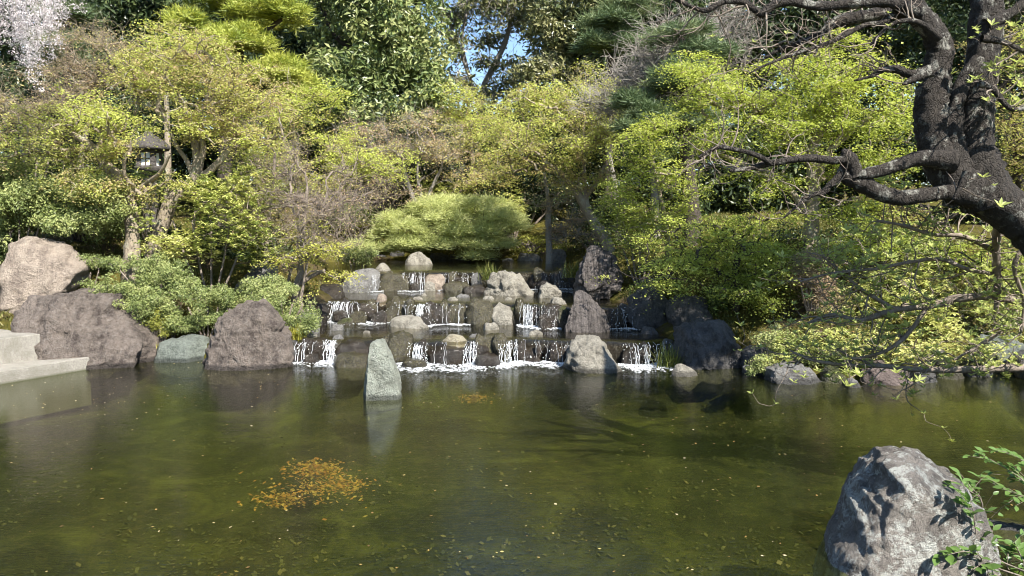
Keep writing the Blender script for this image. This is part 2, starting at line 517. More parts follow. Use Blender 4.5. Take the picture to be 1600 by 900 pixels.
def rock_mesh(name, outline, D, T, seed=0, sub=4, below=0.15, rough=0.05, facets=6, lean=0.25, box=0.75, chips=26, strata=0.5, cuts=()):
    """outline: picture outline of the front silhouette; the stone stands at distance D with real depth T behind and before it."""
    rr = np.random.default_rng(seed + 11)
    pts = np.array([P(px, py, D)[[0, 2]] for px, py in outline])
    zmin, zmax = pts[:, 1].min(), pts[:, 1].max(); hh = zmax - zmin
    low = pts[:, 1] < zmin + 0.16 * hh
    pts[low, 1] -= below
    # dense closed outline
    dense = []
    n = len(pts)
    for i in range(n):
        p0, p1, p2, p3 = pts[i - 1], pts[i], pts[(i + 1) % n], pts[(i + 2) % n]
        for t in np.linspace(0, 1, 8, endpoint=False):
            a = p1 * (1 - t) + p2 * t
            c = 0.5 * ((2 * p1) + (-p0 + p2) * t + (2 * p0 - 5 * p1 + 4 * p2 - p3) * t * t + (-p0 + 3 * p1 - 3 * p2 + p3) * t ** 3)
            dense.append(0.5 * a + 0.5 * c)
    dense = np.array(dense)
    cen = np.array([(pts[:, 0].min() + pts[:, 0].max()) / 2, dense[:, 1].mean()])
    ang = np.arctan2(dense[:, 1] - cen[1], dense[:, 0] - cen[0]); rad = np.hypot(*(dense - cen).T)
    k = np.linspace(-math.pi, math.pi, 181)
    # largest radius per direction bin, interpolated
    o = np.argsort(ang); ang, rad = ang[o], rad[o]
    rk = np.interp(k, np.concatenate([ang - 2 * math.pi, ang, ang + 2 * math.pi]), np.tile(rad, 3))
    V, F = ico(sub)
    a, b, c = V[:, 0], V[:, 1], V[:, 2]
    th = np.arctan2(c, a); phi = np.arcsin(np.clip(b, -1, 1))
    ry = np.sign(b) * np.abs(np.sin(phi)) ** box
    rx = np.cos(phi) ** box
    rad3 = np.interp(th, k, rk) * rx
    X = cen[0] + np.cos(th) * rad3; Z = cen[1] + np.sin(th) * rad3; Y = ry * T
    Q = np.stack([X - cen[0], Y, Z - cen[1]], -1)
    size = max(hh, pts[:, 0].max() - pts[:, 0].min())
    for i in range(facets):
        nn = nz(np.array([rr.normal() * 0.55, -abs(rr.normal()) - 0.55 if i % 4 else rr.normal(), rr.normal() * 0.5 + 0.15]))
        s = Q @ nn
        d = s.max() * rr.uniform(0.62, 0.86)
        over = np.clip(s - d, 0, None)
        Q = Q - nn * (over * 0.88)[:, None]
    for (cx_, cy_, cz_, fr_) in cuts:
        nn = nz(np.array([cx_, cy_, cz_])); sp = Q @ nn
        Q = Q - nn * (np.clip(sp - sp.max() * fr_, 0, None) * 0.95)[:, None]
    for i in range(chips):
        nn = nz(rr.normal(0, 1, 3) * np.array([1, 1, .9]))
        sp = Q @ nn
        over = np.clip(sp - sp.max() * rr.uniform(0.84, 0.95), 0, None)
        Q = Q - nn * (over * 0.9)[:, None]
    off = Vector((seed * 3.7 % 50, seed * 1.3 % 37, 5.0))
    N = nz(Q * np.array([1 / size, 1 / max(T, .05) * 0.5, 1 / size]))
    f1 = 2.4 / size
    dis = np.empty(len(Q))
    tilt = Vector((rr.normal() * .6, rr.normal() * .3, 1.0)).normalized()
    for i, q in enumerate(Q):
        v = Vector(q) * f1 + off
        u_ = v * 1.5
        w = v + 0.35 * Vector((noise.noise(u_), noise.noise(u_ + Vector((31.7, 0, 0))), noise.noise(u_ + Vector((0, 47.3, 0)))))
        dst, pt = noise.voronoi(w * 1.5)
        cell = noise.cell(pt[0] * 37.0)
        cr = min(1.0, (dst[1] - dst[0]) * 5.0)
        st = (w.dot(tilt) * 2.6 + 0.6 * noise.noise(w * 2)) % 1.0
        dis[i] = 0.75 * noise.noise(v * 0.9) + 0.75 * cell * cr - 0.15 * (1 - cr) + 0.55 * noise.fractal(v * 2.6, 0.9, 2.1, 4) + 0.1 * (noise.ridged_multi_fractal(v * 2.0, 0.8, 2.1, 3, 1.0, 2.0) - 1.1) + strata * (st - 0.5) + 0.2 * noise.noise(v * 11)
    Q = Q + N * (np.clip(dis, -1.8, 1.2) * 1.3 * rough * size)[:, None]
    Q[:, 1] += lean * (Q[:, 2])
    Q[:, 0] += cen[0]; Q[:, 2] += cen[1]; Q[:, 1] += D
    return Q, F

def rock(name, label, outline, D, T, mat, seed=0, cat=None, group=None, parent=None, **kw):
    Q, F = rock_mesh(name, outline, D, T, seed, **kw)
    base = np.array([Q[:, 0].mean(), Q[:, 1].mean(), Q[:, 2].min()])
    o = link(name, mesh(name, Q - base, T=F), MR[mat], loc=base, parent=parent)
    if parent is not None:
        o.location = base - np.array(parent.location)
        if label: o['label'] = label
        return o
    return tag(o, label, cat or name.replace('_', ' ').split()[-1], group)

def boxo(x0, x1, y0, y1, seed=0, top=0.3):
    rr = np.random.default_rng(seed + 99)
    w, h = x1 - x0, y1 - y0
    pts = [(0, 1), (0.0, 0.55), (0.04, 0.25), (0.16, 0.05), (0.35, 0), (0.65, 0), (0.84, 0.06), (0.96, 0.25), (1, 0.55), (1, 1), (0.5, 1)]
    return [(x0 + w * (a + rr.normal() * 0.035), y0 + h * (b + (rr.normal() * 0.05 if b < 1 else 0))) for a, b in pts]

BO = 'large boulders round the pond'
rock('boulder', 'tan far left boulder mottled with branch shadows, behind the granite steps',
     [(8, 484), (4, 440), (16, 392), (38, 373), (75, 370), (106, 388), (130, 412), (122, 440), (95, 470), (60, 486)], 12.3, 0.75, 'tan', 1, group=BO, sub=5, rough=0.035, lean=0.35)
rock('boulder', 'broad purple grey boulder with sloping right side, beside the granite steps',
     [(50, 505), (52, 478), (68, 463), (120, 461), (178, 460), (192, 476), (215, 505), (236, 532), (242, 556), (212, 569), (150, 574), (70, 574)], 11.25, 0.85, 'purple', 2, group=BO, sub=6, rough=0.045, facets=3, lean=0.3, box=0.6, chips=14)
rock('boulder', 'low flat grey green stone between the two purple boulders',
     [(242, 566), (250, 536), (276, 528), (322, 530), (326, 570), (285, 570)], 11.35, 0.45, 'green', 3, group=BO, sub=4, rough=0.035)
rock('boulder', 'upright rounded purple boulder standing in water left of the cascade',
     [(318, 577), (320, 540), (336, 498), (366, 472), (395, 469), (424, 488), (431, 502), (449, 517), (456, 542), (453, 571), (400, 580), (350, 580)], 10.95, 0.6, 'purple', 4, group=BO, sub=6, rough=0.045, facets=7)
rock('standing_stone', 'tall pale green pointed stone standing alone in the pond',
     [(563, 627), (568, 598), (576, 560), (579, 537), (588, 529), (599, 531), (608, 551), (618, 573), (625, 600), (626, 618), (600, 629)], 8.85, 0.22, 'stand', 5, cat='stone', sub=5, rough=0.025, facets=0, lean=0.06, box=0.5, chips=8, cuts=[(-0.97, -0.22, 0.05, 0.72), (0.1, -1, 0.12, 0.6)])
rock('boulder', 'large pale rounded boulder in water at the foot of the cascade',
     [(876, 582), (884, 566), (894, 541), (904, 531), (930, 527), (957, 541), (973, 558), (981, 577), (965, 586), (920, 588)], 10.65, 0.5, 'pale', 6, group=BO, sub=5, rough=0.035)
rock('stone', 'small pale pointed stone in water right of the large pale boulder',
     [(1048, 588), (1057, 574), (1070, 570), (1085, 578), (1094, 590), (1072, 595)], 10.15, 0.22, 'pale', 7, sub=4, rough=0.03)
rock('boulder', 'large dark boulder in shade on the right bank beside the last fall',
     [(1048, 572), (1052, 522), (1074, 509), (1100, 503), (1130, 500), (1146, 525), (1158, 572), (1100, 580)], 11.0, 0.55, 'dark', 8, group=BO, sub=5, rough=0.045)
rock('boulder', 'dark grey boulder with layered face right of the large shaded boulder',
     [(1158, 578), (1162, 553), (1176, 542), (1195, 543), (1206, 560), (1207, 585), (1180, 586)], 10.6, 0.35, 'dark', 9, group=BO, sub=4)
rock('boulder', 'long low grey stone lying at the right water edge',
     [(1194, 600), (1199, 579), (1230, 573), (1262, 576), (1280, 588), (1292, 606), (1240, 610)], 9.75, 0.35, 'grey', 10, group=BO, sub=5, rough=0.045)
rock('stone', 'small upright pale stone at the right water edge below the twigs',
     [(1320, 612), (1323, 600), (1334, 591), (1346, 601), (1347, 613)], 9.4, 0.15, 'grey', 12, sub=4)
rock('stone', 'reddish brown stone under the overhanging branch on the right bank',
     [(1340, 606), (1342, 578), (1360, 562), (1400, 562), (1418, 584), (1416, 606)], 9.75, 0.3, 'red', 13, sub=4, rough=0.06)
rock('stone', 'second reddish brown stone behind the pale leaved shrub on the right bank',
     [(1405, 598), (1412, 562), (1436, 548), (1460, 560), (1474, 590)], 10.3, 0.3, 'red', 14, sub=4, rough=0.06)
rock('stone', 'smooth pale rounded stone beside the reddish stones on the right bank',
     [(1456, 572), (1462, 548), (1474, 543), (1481, 553), (1476, 572)], 10.2, 0.16, 'pale', 15, sub=4, rough=0.02)
rock('boulder', 'grey green boulder behind twigs at the far right bank',
     [(1540, 585), (1545, 535), (1560, 522), (1590, 530), (1625, 560), (1630, 590)], 10.6, 0.5, 'green', 16, group=BO, sub=5)
rock('boulder', 'mossy dark boulder in shadow left of the grey green far right boulder',
     [(1490, 582), (1497, 535), (1520, 515), (1545, 525), (1552, 584)], 11.2, 0.5, 'mossy', 17, group=BO, sub=4)
rock('boulder', 'tall dark streaked pointed boulder between the middle falls',
     [(878, 514), (886, 484), (895, 458), (905, 449), (915, 452), (930, 470), (944, 490), (952, 514), (915, 523)], 12.55, 0.35, 'stripe', 18, group=BO, sub=5, rough=0.05)
rock('boulder', 'tall grey boulder below the leaning trunk at the top right of the cascade',
     [(895, 452), (908, 410), (918, 390), (935, 383), (955, 388), (966, 412), (975, 445), (940, 460)], 14.6, 0.5, 'stripe', 19, group=BO, sub=5, rough=0.05)
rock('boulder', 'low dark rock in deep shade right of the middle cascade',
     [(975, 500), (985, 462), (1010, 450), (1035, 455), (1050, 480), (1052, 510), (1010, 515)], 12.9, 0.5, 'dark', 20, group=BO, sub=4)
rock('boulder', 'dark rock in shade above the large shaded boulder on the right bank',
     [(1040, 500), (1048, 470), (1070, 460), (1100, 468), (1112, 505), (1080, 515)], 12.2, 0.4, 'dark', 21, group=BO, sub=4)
rock('boulder', 'smooth sloping grey boulder left of the top falls',
     [(528, 460), (536, 440), (552, 424), (580, 420), (592, 430), (590, 460), (560, 464)], 16.1, 0.4, 'grey', 22, group=BO, sub=4, rough=0.02, facets=3)
rock('stone', 'pale grey pointed stone standing in the top basin',
     [(627, 414), (638, 400), (655, 393), (668, 401), (679, 414), (650, 417)], 20.2, 0.35, 'pale', 23, sub=4, rough=0.02, facets=4)
rock('stone', 'small rounded pale stone on the lip of the top basin',
     [(585, 424), (590, 414), (598, 410), (606, 414), (613, 424)], 17.4, 0.2, 'pale', 24, sub=3)
rock('boulder', 'pale hollowed boulder in the centre of the upper cascade',
     [(754, 464), (762, 448), (769, 430), (785, 425), (806, 426), (818, 434), (829, 455), (826, 464), (790, 467)], 15.35, 0.4, 'pale', 25, group=BO, sub=5, rough=0.06, facets=7)
rock('boulder', 'round pale boulder right of the pale hollowed boulder',
     [(838, 466), (843, 450), (856, 442), (868, 447), (880, 464), (860, 469)], 14.8, 0.3, 'pale', 26, group=BO, sub=4)
rock('stone', 'flat pale stone in front of the round pale boulder on the middle terrace',
     [(858, 478), (864, 467), (876, 464), (887, 472), (888, 480)], 13.55, 0.2, 'pale', 27, sub=4)
rock('stone', 'long flat pale stone lying in the lowest terrace',
     [(600, 507), (604, 496), (650, 494), (664, 504), (678, 510), (640, 515), (612, 513)], 12.95, 0.3, 'pale', 28, sub=4, rough=0.03)
rock('stone', 'cream flat rounded stone on the crest of the lowest fall',
     [(689, 536), (694, 526), (708, 523), (722, 527), (731, 536), (710, 541)], 11.35, 0.22, 'cream', 29, sub=4, rough=0.02)
SM = [
    (566, 580, 517, 526, 12.1, Z1, 'pale', 'tiny pale stone in the lowest terrace above the standing stone'),
    (514, 537, 506, 518, 12.4, Z1, 'grey', 'small grey stone in the lowest terrace near the left bank'),
    (528, 552, 497, 505, 13.2, Z1, 'mossy', 'small dark wedge stone below the left middle fall'),
    (477, 496, 520, 530, 11.7, Z1, 'pale', 'small flat pale stone beside the yellow grass tuft'),
    (519, 537, 524, 534, 11.45, Z1, 'grey', 'small dark topped stone on the lowest crest near the left fall'),
    (732, 751, 521, 529, 11.7, Z1, 'grey', 'small flat grey stone right of the cream stone'),
    (754, 781, 503, 517, 12.5, Z1, 'pale', 'pale angular stone below the middle weir near the mossy block'),
    (824, 849, 516, 526, 11.9, Z1, 'pale', 'small pale stone in the lowest terrace left of the streaked boulder'),
    (881, 896, 536, 550, 11.1, 0.15, 'dark', 'small dark round stone at the left shoulder of the large pale boulder'),
    (644, 660, 463, 471, 14.3, Z2, 'pale', 'small white flat stone on the middle crest'),
    (699, 716, 464, 472, 14.1, Z2, 'pale', 'small pale diamond shaped stone on the middle crest'),
    (754, 772, 462, 470, 14.3, Z2, 'pale', 'small pale stone in front of the pale hollowed boulder'),
    (788, 801, 465, 471, 14.2, Z2, 'pale', 'tiny pale stone right in front of the pale hollowed boulder'),
    (712, 735, 460, 466, 14.7, Z2, 'grey', 'thin flat grey stone in the middle terrace'),
    (655, 668, 459, 465, 15.0, Z2, 'pale', 'tiny pale stone in the middle terrace below the top fall'),
    (588, 605, 459, 478, 13.9, 0.52, 'tan', 'small tan upright stone at the left of the middle crest'),
    (998, 1032, 512, 528, 12.0, Z1, 'dark', 'low dark stone in the shaded right corner of the lowest terrace'),
    (1160, 1180, 570, 583, 10.2, 0.0, 'grey', 'small grey stone at the foot of the layered dark boulder'),
    (1372, 1392, 601, 611, 9.4, 0.0, 'grey', 'small pale grey stone below the overhanging branch'),
]
for i, (x0, x1, y0, y1, D, z, m, lb) in enumerate(SM):
    rock('stone', lb, boxo(x0, x1, y0, y1 + 2, i), D + 0.1, 0.5 * (x1 - x0) * D / FPX * 0.9, m, 40 + i, sub=3, group='small stones in the stream', below=0.08, rough=0.04, facets=5)
BK = [
    (806, 850, 396, 422, 22.3, 'grey', 'broad grey block at the back of the top basin'),
    (853, 884, 389, 418, 21.2, 'grey', 'rounded grey stone at the back right of the top basin'),
    (810, 840, 373, 397, 23.2, 'purple', 'purple stone above the grey block behind the top basin'),
    (782, 806, 404, 420, 22.4, 'grey', 'small square stone left of the broad grey block behind the top basin'),
    (756, 783, 402, 421, 22.4, 'dark', 'dark stone under the spreading pine, right of the pine fringe'),
    (700, 735, 398, 414, 22.6, 'dark', 'dark stone under the spreading pine behind the pointed stone'),
    (668, 700, 396, 412, 22.8, 'dark', 'black stone at the waterline right of the pointed basin stone'),
    (608, 634, 390, 412, 22.8, 'dark', 'black stone at the waterline left of the pointed basin stone'),
    (560, 606, 396, 414, 22.6, 'dark', 'low dark rock at the back left of the top basin'),
    (372, 436, 416, 456, 13.6, 'grey', 'grey rock behind the shrubs left of the cascade'),
    (458, 498, 487, 518, 12.2, 'grey', 'grey stone below the yellow leaved tree at the left bank'),
    (462, 515, 464, 504, 13.2, 'wet', 'black wet rock in the hollow under the yellow leaved tree'),
    (216, 250, 338, 366, 17.2, 'grey', 'large round grey stone behind the twin maple trunks'),
    (497, 540, 446, 470, 14.8, 'wet', 'dark rock under the yellow branch left of the middle terrace'),
    (-20, 14, 420, 484, 12.9, 'red', 'reddish stone at the left edge beside the tan boulder'),
    (452, 466, 530, 560, 11.2, 'dark', 'narrow dark stone wedged right of the upright purple boulder'),
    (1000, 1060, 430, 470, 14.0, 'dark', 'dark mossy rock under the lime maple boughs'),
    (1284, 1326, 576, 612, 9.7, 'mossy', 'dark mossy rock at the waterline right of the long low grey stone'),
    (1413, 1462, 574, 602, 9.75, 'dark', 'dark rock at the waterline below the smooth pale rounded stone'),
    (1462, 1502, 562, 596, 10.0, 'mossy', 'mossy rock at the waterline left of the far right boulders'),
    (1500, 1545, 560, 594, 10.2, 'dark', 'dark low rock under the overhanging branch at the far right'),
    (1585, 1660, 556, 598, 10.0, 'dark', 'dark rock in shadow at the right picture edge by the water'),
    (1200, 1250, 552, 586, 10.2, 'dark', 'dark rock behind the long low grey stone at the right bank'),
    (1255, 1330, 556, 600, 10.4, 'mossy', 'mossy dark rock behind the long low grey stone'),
]
for i, (x0, x1, y0, y1, D, m, lb) in enumerate(BK):
    w = (x1 - x0) * D / FPX
    rock('stone', lb, boxo(x0, x1, y0, y1, 70 + i), D, 0.42 * w + 0.08, m, 80 + i, sub=4, group='stones along the banks', below=0.25, rough=0.045, facets=6)
# near bank
rock('boulder', 'large lichen spotted rock in the near right corner',
     [(1280, 908), (1285, 868), (1303, 835), (1325, 795), (1350, 757), (1366, 736), (1366, 718), (1392, 711), (1420, 713), (1452, 716), (1476, 728), (1494, 752), (1512, 785), (1522, 830), (1532, 870), (1536, 908)],
     4.55, 0.36, 'front', 33, group=BO, sub=6, below=0.3, rough=0.027, facets=0, lean=0.1, box=0.6, chips=8)
rock('stone', 'low flat grey stone behind the lichen spotted rock at the right edge',
     [(1515, 850), (1522, 828), (1560, 822), (1600, 826), (1650, 838), (1660, 862), (1580, 866)], 4.95, 0.28, 'grey', 34, sub=4, below=0.3, rough=0.03)

# ---------------------------------------------------------------- weirs: rows of stones that carry the falls
def weir(label, yw, zb, zt, x0, x1, D, specs, seed):
    r = root('stone_weir', ((x0 + x1) / 2, D, zb), label, 'weir', 'stone weirs of the cascade')
    # the rough wet face behind the blocks
    xs = np.linspace(x0, x1, 90); V = []
    ny = 7
    for j in range(ny):
        t = j / (ny - 1)
        for x in xs:
            n = noise.fractal(Vector((x * 2.2, t * 2, seed * 9.0)), 1.0, 2.0, 4)
            V.append((x, yw(x) + 0.10 - 0.16 * (1 - t) + 0.10 * n, zb - 0.25 + (zt + 0.235 - zb) * t))
    for x in xs: V.append((x, yw(x) + 0.6, zt - 0.03))
    ny += 1; n = len(xs)
    ix = np.arange(ny * n).reshape(ny, n)
    Q = np.stack([ix[:-1, :-1], ix[:-1, 1:], ix[1:, 1:], ix[1:, :-1]], -1).reshape(-1, 4)
    link('face', mesh('face', np.array(V) - np.array(r.location), Q), MR['wet'], parent=r)
    for i, (a, b_, c, d, m, dy) in enumerate(specs):
        u = (0.5 * (a + b_) - 800) / FPX
        Dd = D
        for _ in range(4): Dd = float(yw(u * Dd)) + dy - 0.06
        w = (b_ - a) * Dd / FPX
        rock('stone', None, boxo(a, b_, c, d, seed * 31 + i), Dd, min(0.3, 0.38 * w + 0.05), m, seed * 100 + i, parent=r, sub=3, below=0.12, rough=0.05, facets=6, lean=0.12, box=0.6)
    return r
weir('lowest stone weir dropping wet brown blocks into the pond', y_w1, 0.0, Z1, -3.6, 2.9, 11.2, [
    (453, 482, 534, 564, 'wet', 0), (478, 518, 529, 563, 'wet', 0), (526, 578, 533, 558, 'wet', 0), (517, 580, 551, 577, 'wetmoss', -0.45),
    (602, 647, 520, 556, 'wetmoss', 0.02), (664, 738, 540, 563, 'wet', -0.02), (628, 668, 560, 572, 'wetmoss', -0.3), (736, 768, 538, 563, 'wet', -0.05),
    (748, 802, 524, 560, 'wetmoss', 0.1), (742, 780, 553, 575, 'wet', -0.3), (798, 850, 541, 571, 'wet', 0), (846, 890, 541, 571, 'wet', 0.02),
    (972, 1012, 541, 576, 'wet', 0), (1010, 1062, 540, 576, 'wet', 0.05), (560, 610, 535, 566, 'wet', 0.02),
    (470, 490, 525, 546, 'wet', -.05), (596, 613, 524, 548, 'wetmoss', 0), (654, 668, 527, 548, 'wet', -.06), (742, 757, 523, 542, 'wetmoss', 0), (770, 791, 520, 550, 'wetmoss', -.05), (806, 822, 531, 552, 'wet', -.05), (836, 846, 534, 556, 'wet', -.08),
    (858, 874, 533, 556, 'wet', -.06), (998, 1015, 533, 556, 'wet', -.05), (1034, 1054, 530, 556, 'dark', 0), (700, 716, 548, 572, 'wet', -.2), (820, 846, 556, 574, 'wet', -.2), (470, 500, 552, 566, 'wet', -.2)], 1)
weir('middle stone weir of mossy round blocks between two terraces', y_w2, Z1, Z2, -3.7, 2.9, 13.4, [
    (518, 556, 470, 492, 'wet', 0.1), (552, 590, 472, 494, 'wet', 0), (545, 574, 486, 499, 'wetmoss', -0.3), (598, 650, 468, 502, 'wetmoss', 0),
    (668, 706, 479, 504, 'wet', 0), (700, 730, 472, 504, 'wetmoss', 0), (726, 772, 471, 507, 'wetmoss', -0.05), (766, 802, 477, 509, 'pale', -0.1),
    (794, 822, 474, 508, 'mossy', 0), (836, 884, 474, 506, 'wet', 0.02), (868, 890, 480, 508, 'mossy', -0.05), (945, 985, 480, 513, 'wet', 0), (982, 1050, 478, 513, 'wet', 0.05),
    (828, 852, 478, 508, 'wet', 0.05),
    (529, 545, 465, 486, 'wet', -.03), (572, 588, 466, 488, 'wetmoss', 0), (612, 628, 462, 482, 'wetmoss', 0), (632, 648, 465, 486, 'wetmoss', -.05), (664, 681, 470, 494, 'wet', -.05), (688, 701, 467, 487, 'wetmoss', 0), (735, 753, 465, 486, 'wetmoss', -.02),
    (804, 820, 466, 492, 'wetmoss', -.05), (844, 861, 470, 494, 'wetmoss', -.04), (520, 545, 484, 500, 'wet', -.3), (580, 606, 486, 502, 'wet', -.25), (655, 676, 488, 504, 'wet', -.22), (840, 866, 490, 508, 'wet', -.2), (965, 985, 474, 496, 'dark', -.03)], 2)
weir('top stone weir with litter covered mossy rocks below the basin', y_w3, Z2, Z3, -3.9, 2.2, 16.8, [
    (586, 642, 426, 458, 'wetmoss', -0.1), (640, 664, 430, 456, 'wet', 0.05), (662, 698, 427, 448, 'tan', -0.05), (662, 680, 440, 458, 'pale', -0.35),
    (696, 738, 430, 448, 'wet', 0.1), (736, 754, 428, 449, 'grey', -0.1), (750, 790, 426, 450, 'wetmoss', 0.1), (690, 736, 441, 452, 'wetmoss', -0.5),
    (826, 862, 423, 452, 'wet', 0), (856, 900, 421, 452, 'wet', 0.02), (720, 760, 446, 455, 'wet', -0.6),
    (600, 616, 423, 438, 'wetmoss', -.05), (640, 651, 425, 442, 'wet', -.1), (700, 715, 423, 440, 'wetmoss', -.05), (774, 791, 421, 442, 'wet', -.1), (834, 849, 417, 436, 'wetmoss', -.05), (872, 887, 416, 437, 'wetmoss', -.05),
    (640, 656, 442, 457, 'wet', -.3), (838, 858, 438, 452, 'wet', -.2)], 3)

# ---------------------------------------------------------------- falling water and foam
def foam_mat(name, c, rough, trans):
    m, t, out = newmat(name)
    b = NB(t)
    pr = b.n('BsdfPrincipled')
    pr.inputs['Base Color'].default_value = (*c, 1)
    pr.inputs['Roughness'].default_value = rough
    tr = b.n('BsdfTransparent')
    mx = b.n('MixShader')
    v = coords(b)
    mp = b.n('Mapping'); mp.inputs['Scale'].default_value = (60, 60, 5); b.l(v, mp.inputs[0])
    nf = b.noise(mp.outputs[0], 1.0, 4, 0.7)
    fac = b.math('MULTIPLY', b.math('ADD', 0.45, b.math('MULTIPLY', b.grey(nf, 0.35, 0.62), 0.5)), trans)
    b.l(fac, mx.inputs[0]); b.l(tr.outputs[0], mx.inputs[1]); b.l(pr.outputs[0], mx.inputs[2])
    b.l(mx.outputs[0], out.inputs[0])
    return m
FALL_M = foam_mat('falling_water', (0.8, 0.83, 0.86), 0.25, 0.7)
FOAM_M = plain_mat('foam', (0.84, 0.86, 0.88), 0.5, 0.08, 30, 0.4)
WEIRS = {1: (y_w1, 0.0, Z1, 11.2), 2: (y_w2, Z1, Z2, 13.4), 3: (y_w3, Z2, Z3, 16.8)}
def crest_x(px, yw, D):
    u = (px - 800) / FPX; d = D
    for _ in range(4): d = float(yw(u * d))
    return u * d, d
FALLS = [ # weir, x0, x1, density, reach, label
    (1, 458, 482, 16, 0.22, 'thin veil of water over the far left brown block of the lowest weir'),
    (1, 484, 512, 7, 0.2, 'sparse trickles over the second brown block of the lowest weir'),
    (1, 510, 528, 34, 0.28, 'narrow white fall left of the mossy slab on the lowest weir'),
    (1, 642, 668, 34, 0.3, 'white fall just right of the standing stone on the lowest weir'),
    (1, 668, 740, 10, 0.24, 'fine trickles over the wide brown block below the cream stone'),
    (1, 728, 746, 26, 0.35, 'slanting white fall right of the cream stone'),
    (1, 782, 806, 40, 0.36, 'strong white fall between dark rocks in the centre of the lowest weir'),
    (1, 806, 888, 22, 0.22, 'row of thin trickles over the brown wall left of the large pale boulder'),
    (1, 972, 1045, 36, 0.25, 'shaded fall right of the large pale boulder'),
    (2, 516, 545, 36, 0.42, 'foaming white fall at the left end of the middle weir'),
    (2, 545, 600, 22, 0.4, 'glittering low fall over steps near the left end of the middle weir'),
    (2, 606, 642, 14, 0.22, 'trickles over the mossy block behind the flat pale stone'),
    (2, 648, 672, 40, 0.36, 'white fall right of the mossy block on the middle weir'),
    (2, 676, 728, 14, 0.22, 'thin trickles between the dark blocks of the middle weir'),
    (2, 814, 836, 42, 0.36, 'bright white fall near the right end of the middle weir'),
    (2, 836, 868, 18, 0.22, 'thin veil over the dark block left of the streaked boulder'),
    (2, 955, 995, 20, 0.22, 'shaded fall right of the streaked boulder'),
    (3, 584, 596, 14, 0.3, 'thin fall at the left of the litter covered rock'),
    (3, 632, 664, 30, 0.36, 'branching white fall in the middle of the top weir'),
    (3, 694, 740, 18, 0.55, 'low stepped fall right of the tan rock on the top weir'),
    (3, 834, 888, 18, 0.22, 'dark glassy fall right of the pale hollowed boulder'),
]
for (k, a, b_, n, reach, lb) in FALLS:
    yw, zb, zt, D = WEIRS[k]
    xa, d0 = crest_x(a, yw, D); xb, _ = crest_x(b_, yw, D)
    V = []; Q = []; m = 9; reach *= 0.6
    for i in range(int(n * (0.5 if n > 25 else 0.4))):
        x = R.uniform(xa, xb) if n < 25 else float(np.clip(R.normal((xa + xb) / 2, (xb - xa) / 4), xa, xb)); w = R.uniform(0.001, 0.0045) * (1.5 if n > 25 else 0.9)
        rc = reach * R.uniform(0.6, 1.1); dx = R.normal() * 0.03
        t0 = R.uniform(0, 0.3) * (R.random() < 0.4); t1 = 1.0 if R.random() < 0.75 else R.uniform(0.5, 0.95)
        k0 = len(V)
        for j in range(m):
            t = t0 + (t1 - t0) * j / (m - 1)
            y = yw(x) - 0.06 - 0.16 * min(1, t * 4) - rc * t ** 0.7 * 0.7 + 0.012 * math.sin(j * 2.1 + i)
            z = zt + 0.012 - (zt - zb + 0.01) * t ** 1.5
            wx = w * (0.5 + 0.9 * t) * R.uniform(0.5, 1.3)
            xx = x + dx * t + 0.008 * math.sin(j * 1.7 + i * 3)
            V += [(xx - wx, y + 0.004, z), (xx, y - 0.012, z + 0.004), (xx + wx, y + 0.004, z)]
            if j:
                q = len(V) - 6
                Q += [(q, q + 1, q + 4, q + 3), (q + 1, q + 2, q + 5, q + 4)]
    V = np.array(V); base = np.array([(xa + xb) / 2, d0, zb])
    o = link('waterfall', mesh('waterfall', V - base, Q), FALL_M, loc=base)
    tag(o, lb, 'waterfall', 'small falls of the cascade', 'structure')

OCT_V = np.array([(1, 0, 0), (0, 1, 0), (-1, 0, 0), (0, -1, 0), (0, 0, 1), (0, 0, -1)], float)
OCT_T = np.array([(0, 1, 4), (1, 2, 4), (2, 3, 4), (3, 0, 4), (1, 0, 5), (2, 1, 5), (3, 2, 5), (0, 3, 5)])
def blobs(name, C, S, mat, label, cat):
    n = len(C)
    V = (OCT_V[None] * S[:, None, :] * R.uniform(0.7, 1.3, (n, 6, 1)) + C[:, None, :]).reshape(-1, 3)
    T = (OCT_T[None] + (np.arange(n) * 6)[:, None, None]).reshape(-1, 3)
    o = link(name, mesh(name, V, T=T), mat)
    return tag(o, label, cat, kind='stuff')
C = []; S = []
for (k, a, b_, n, reach, lb) in FALLS:
    yw, zb, zt, D = WEIRS[k]
    xa, d0 = crest_x(a, yw, D); xb, _ = crest_x(b_, yw, D)
    cnt = int(n * (xb - xa) * 22) + int(n * 2)
    for _ in range(cnt):
        x = R.uniform(xa - 0.08, xb + 0.08)
        f = abs(R.normal())
        y = yw(x) - 0.1 - 0.6 * reach * R.uniform(0.4, 1.0) - f * 0.12 * min(1.6, n / 18)
        s = R.uniform(0.003, 0.014)
        C.append((x, y, zb + 0.004)); S.append((s * R.uniform(1, 2.4), s, s * 0.25))
    for _ in range(int(n * 2)):           # drops in the air
        x = R.uniform(xa - 0.03, xb + 0.03); t = R.random()
        y = yw(x) - 0.2 - 0.6 * reach * (0.2 + 0.8 * t ** 0.7) * R.uniform(0.8, 1.1)
        s = R.uniform(0.003, 0.0075)
        C.append((x, y, zt - (zt - zb) * t ** 1.5 + R.uniform(-.02, .05))); S.append((s, s, s * 1.5))
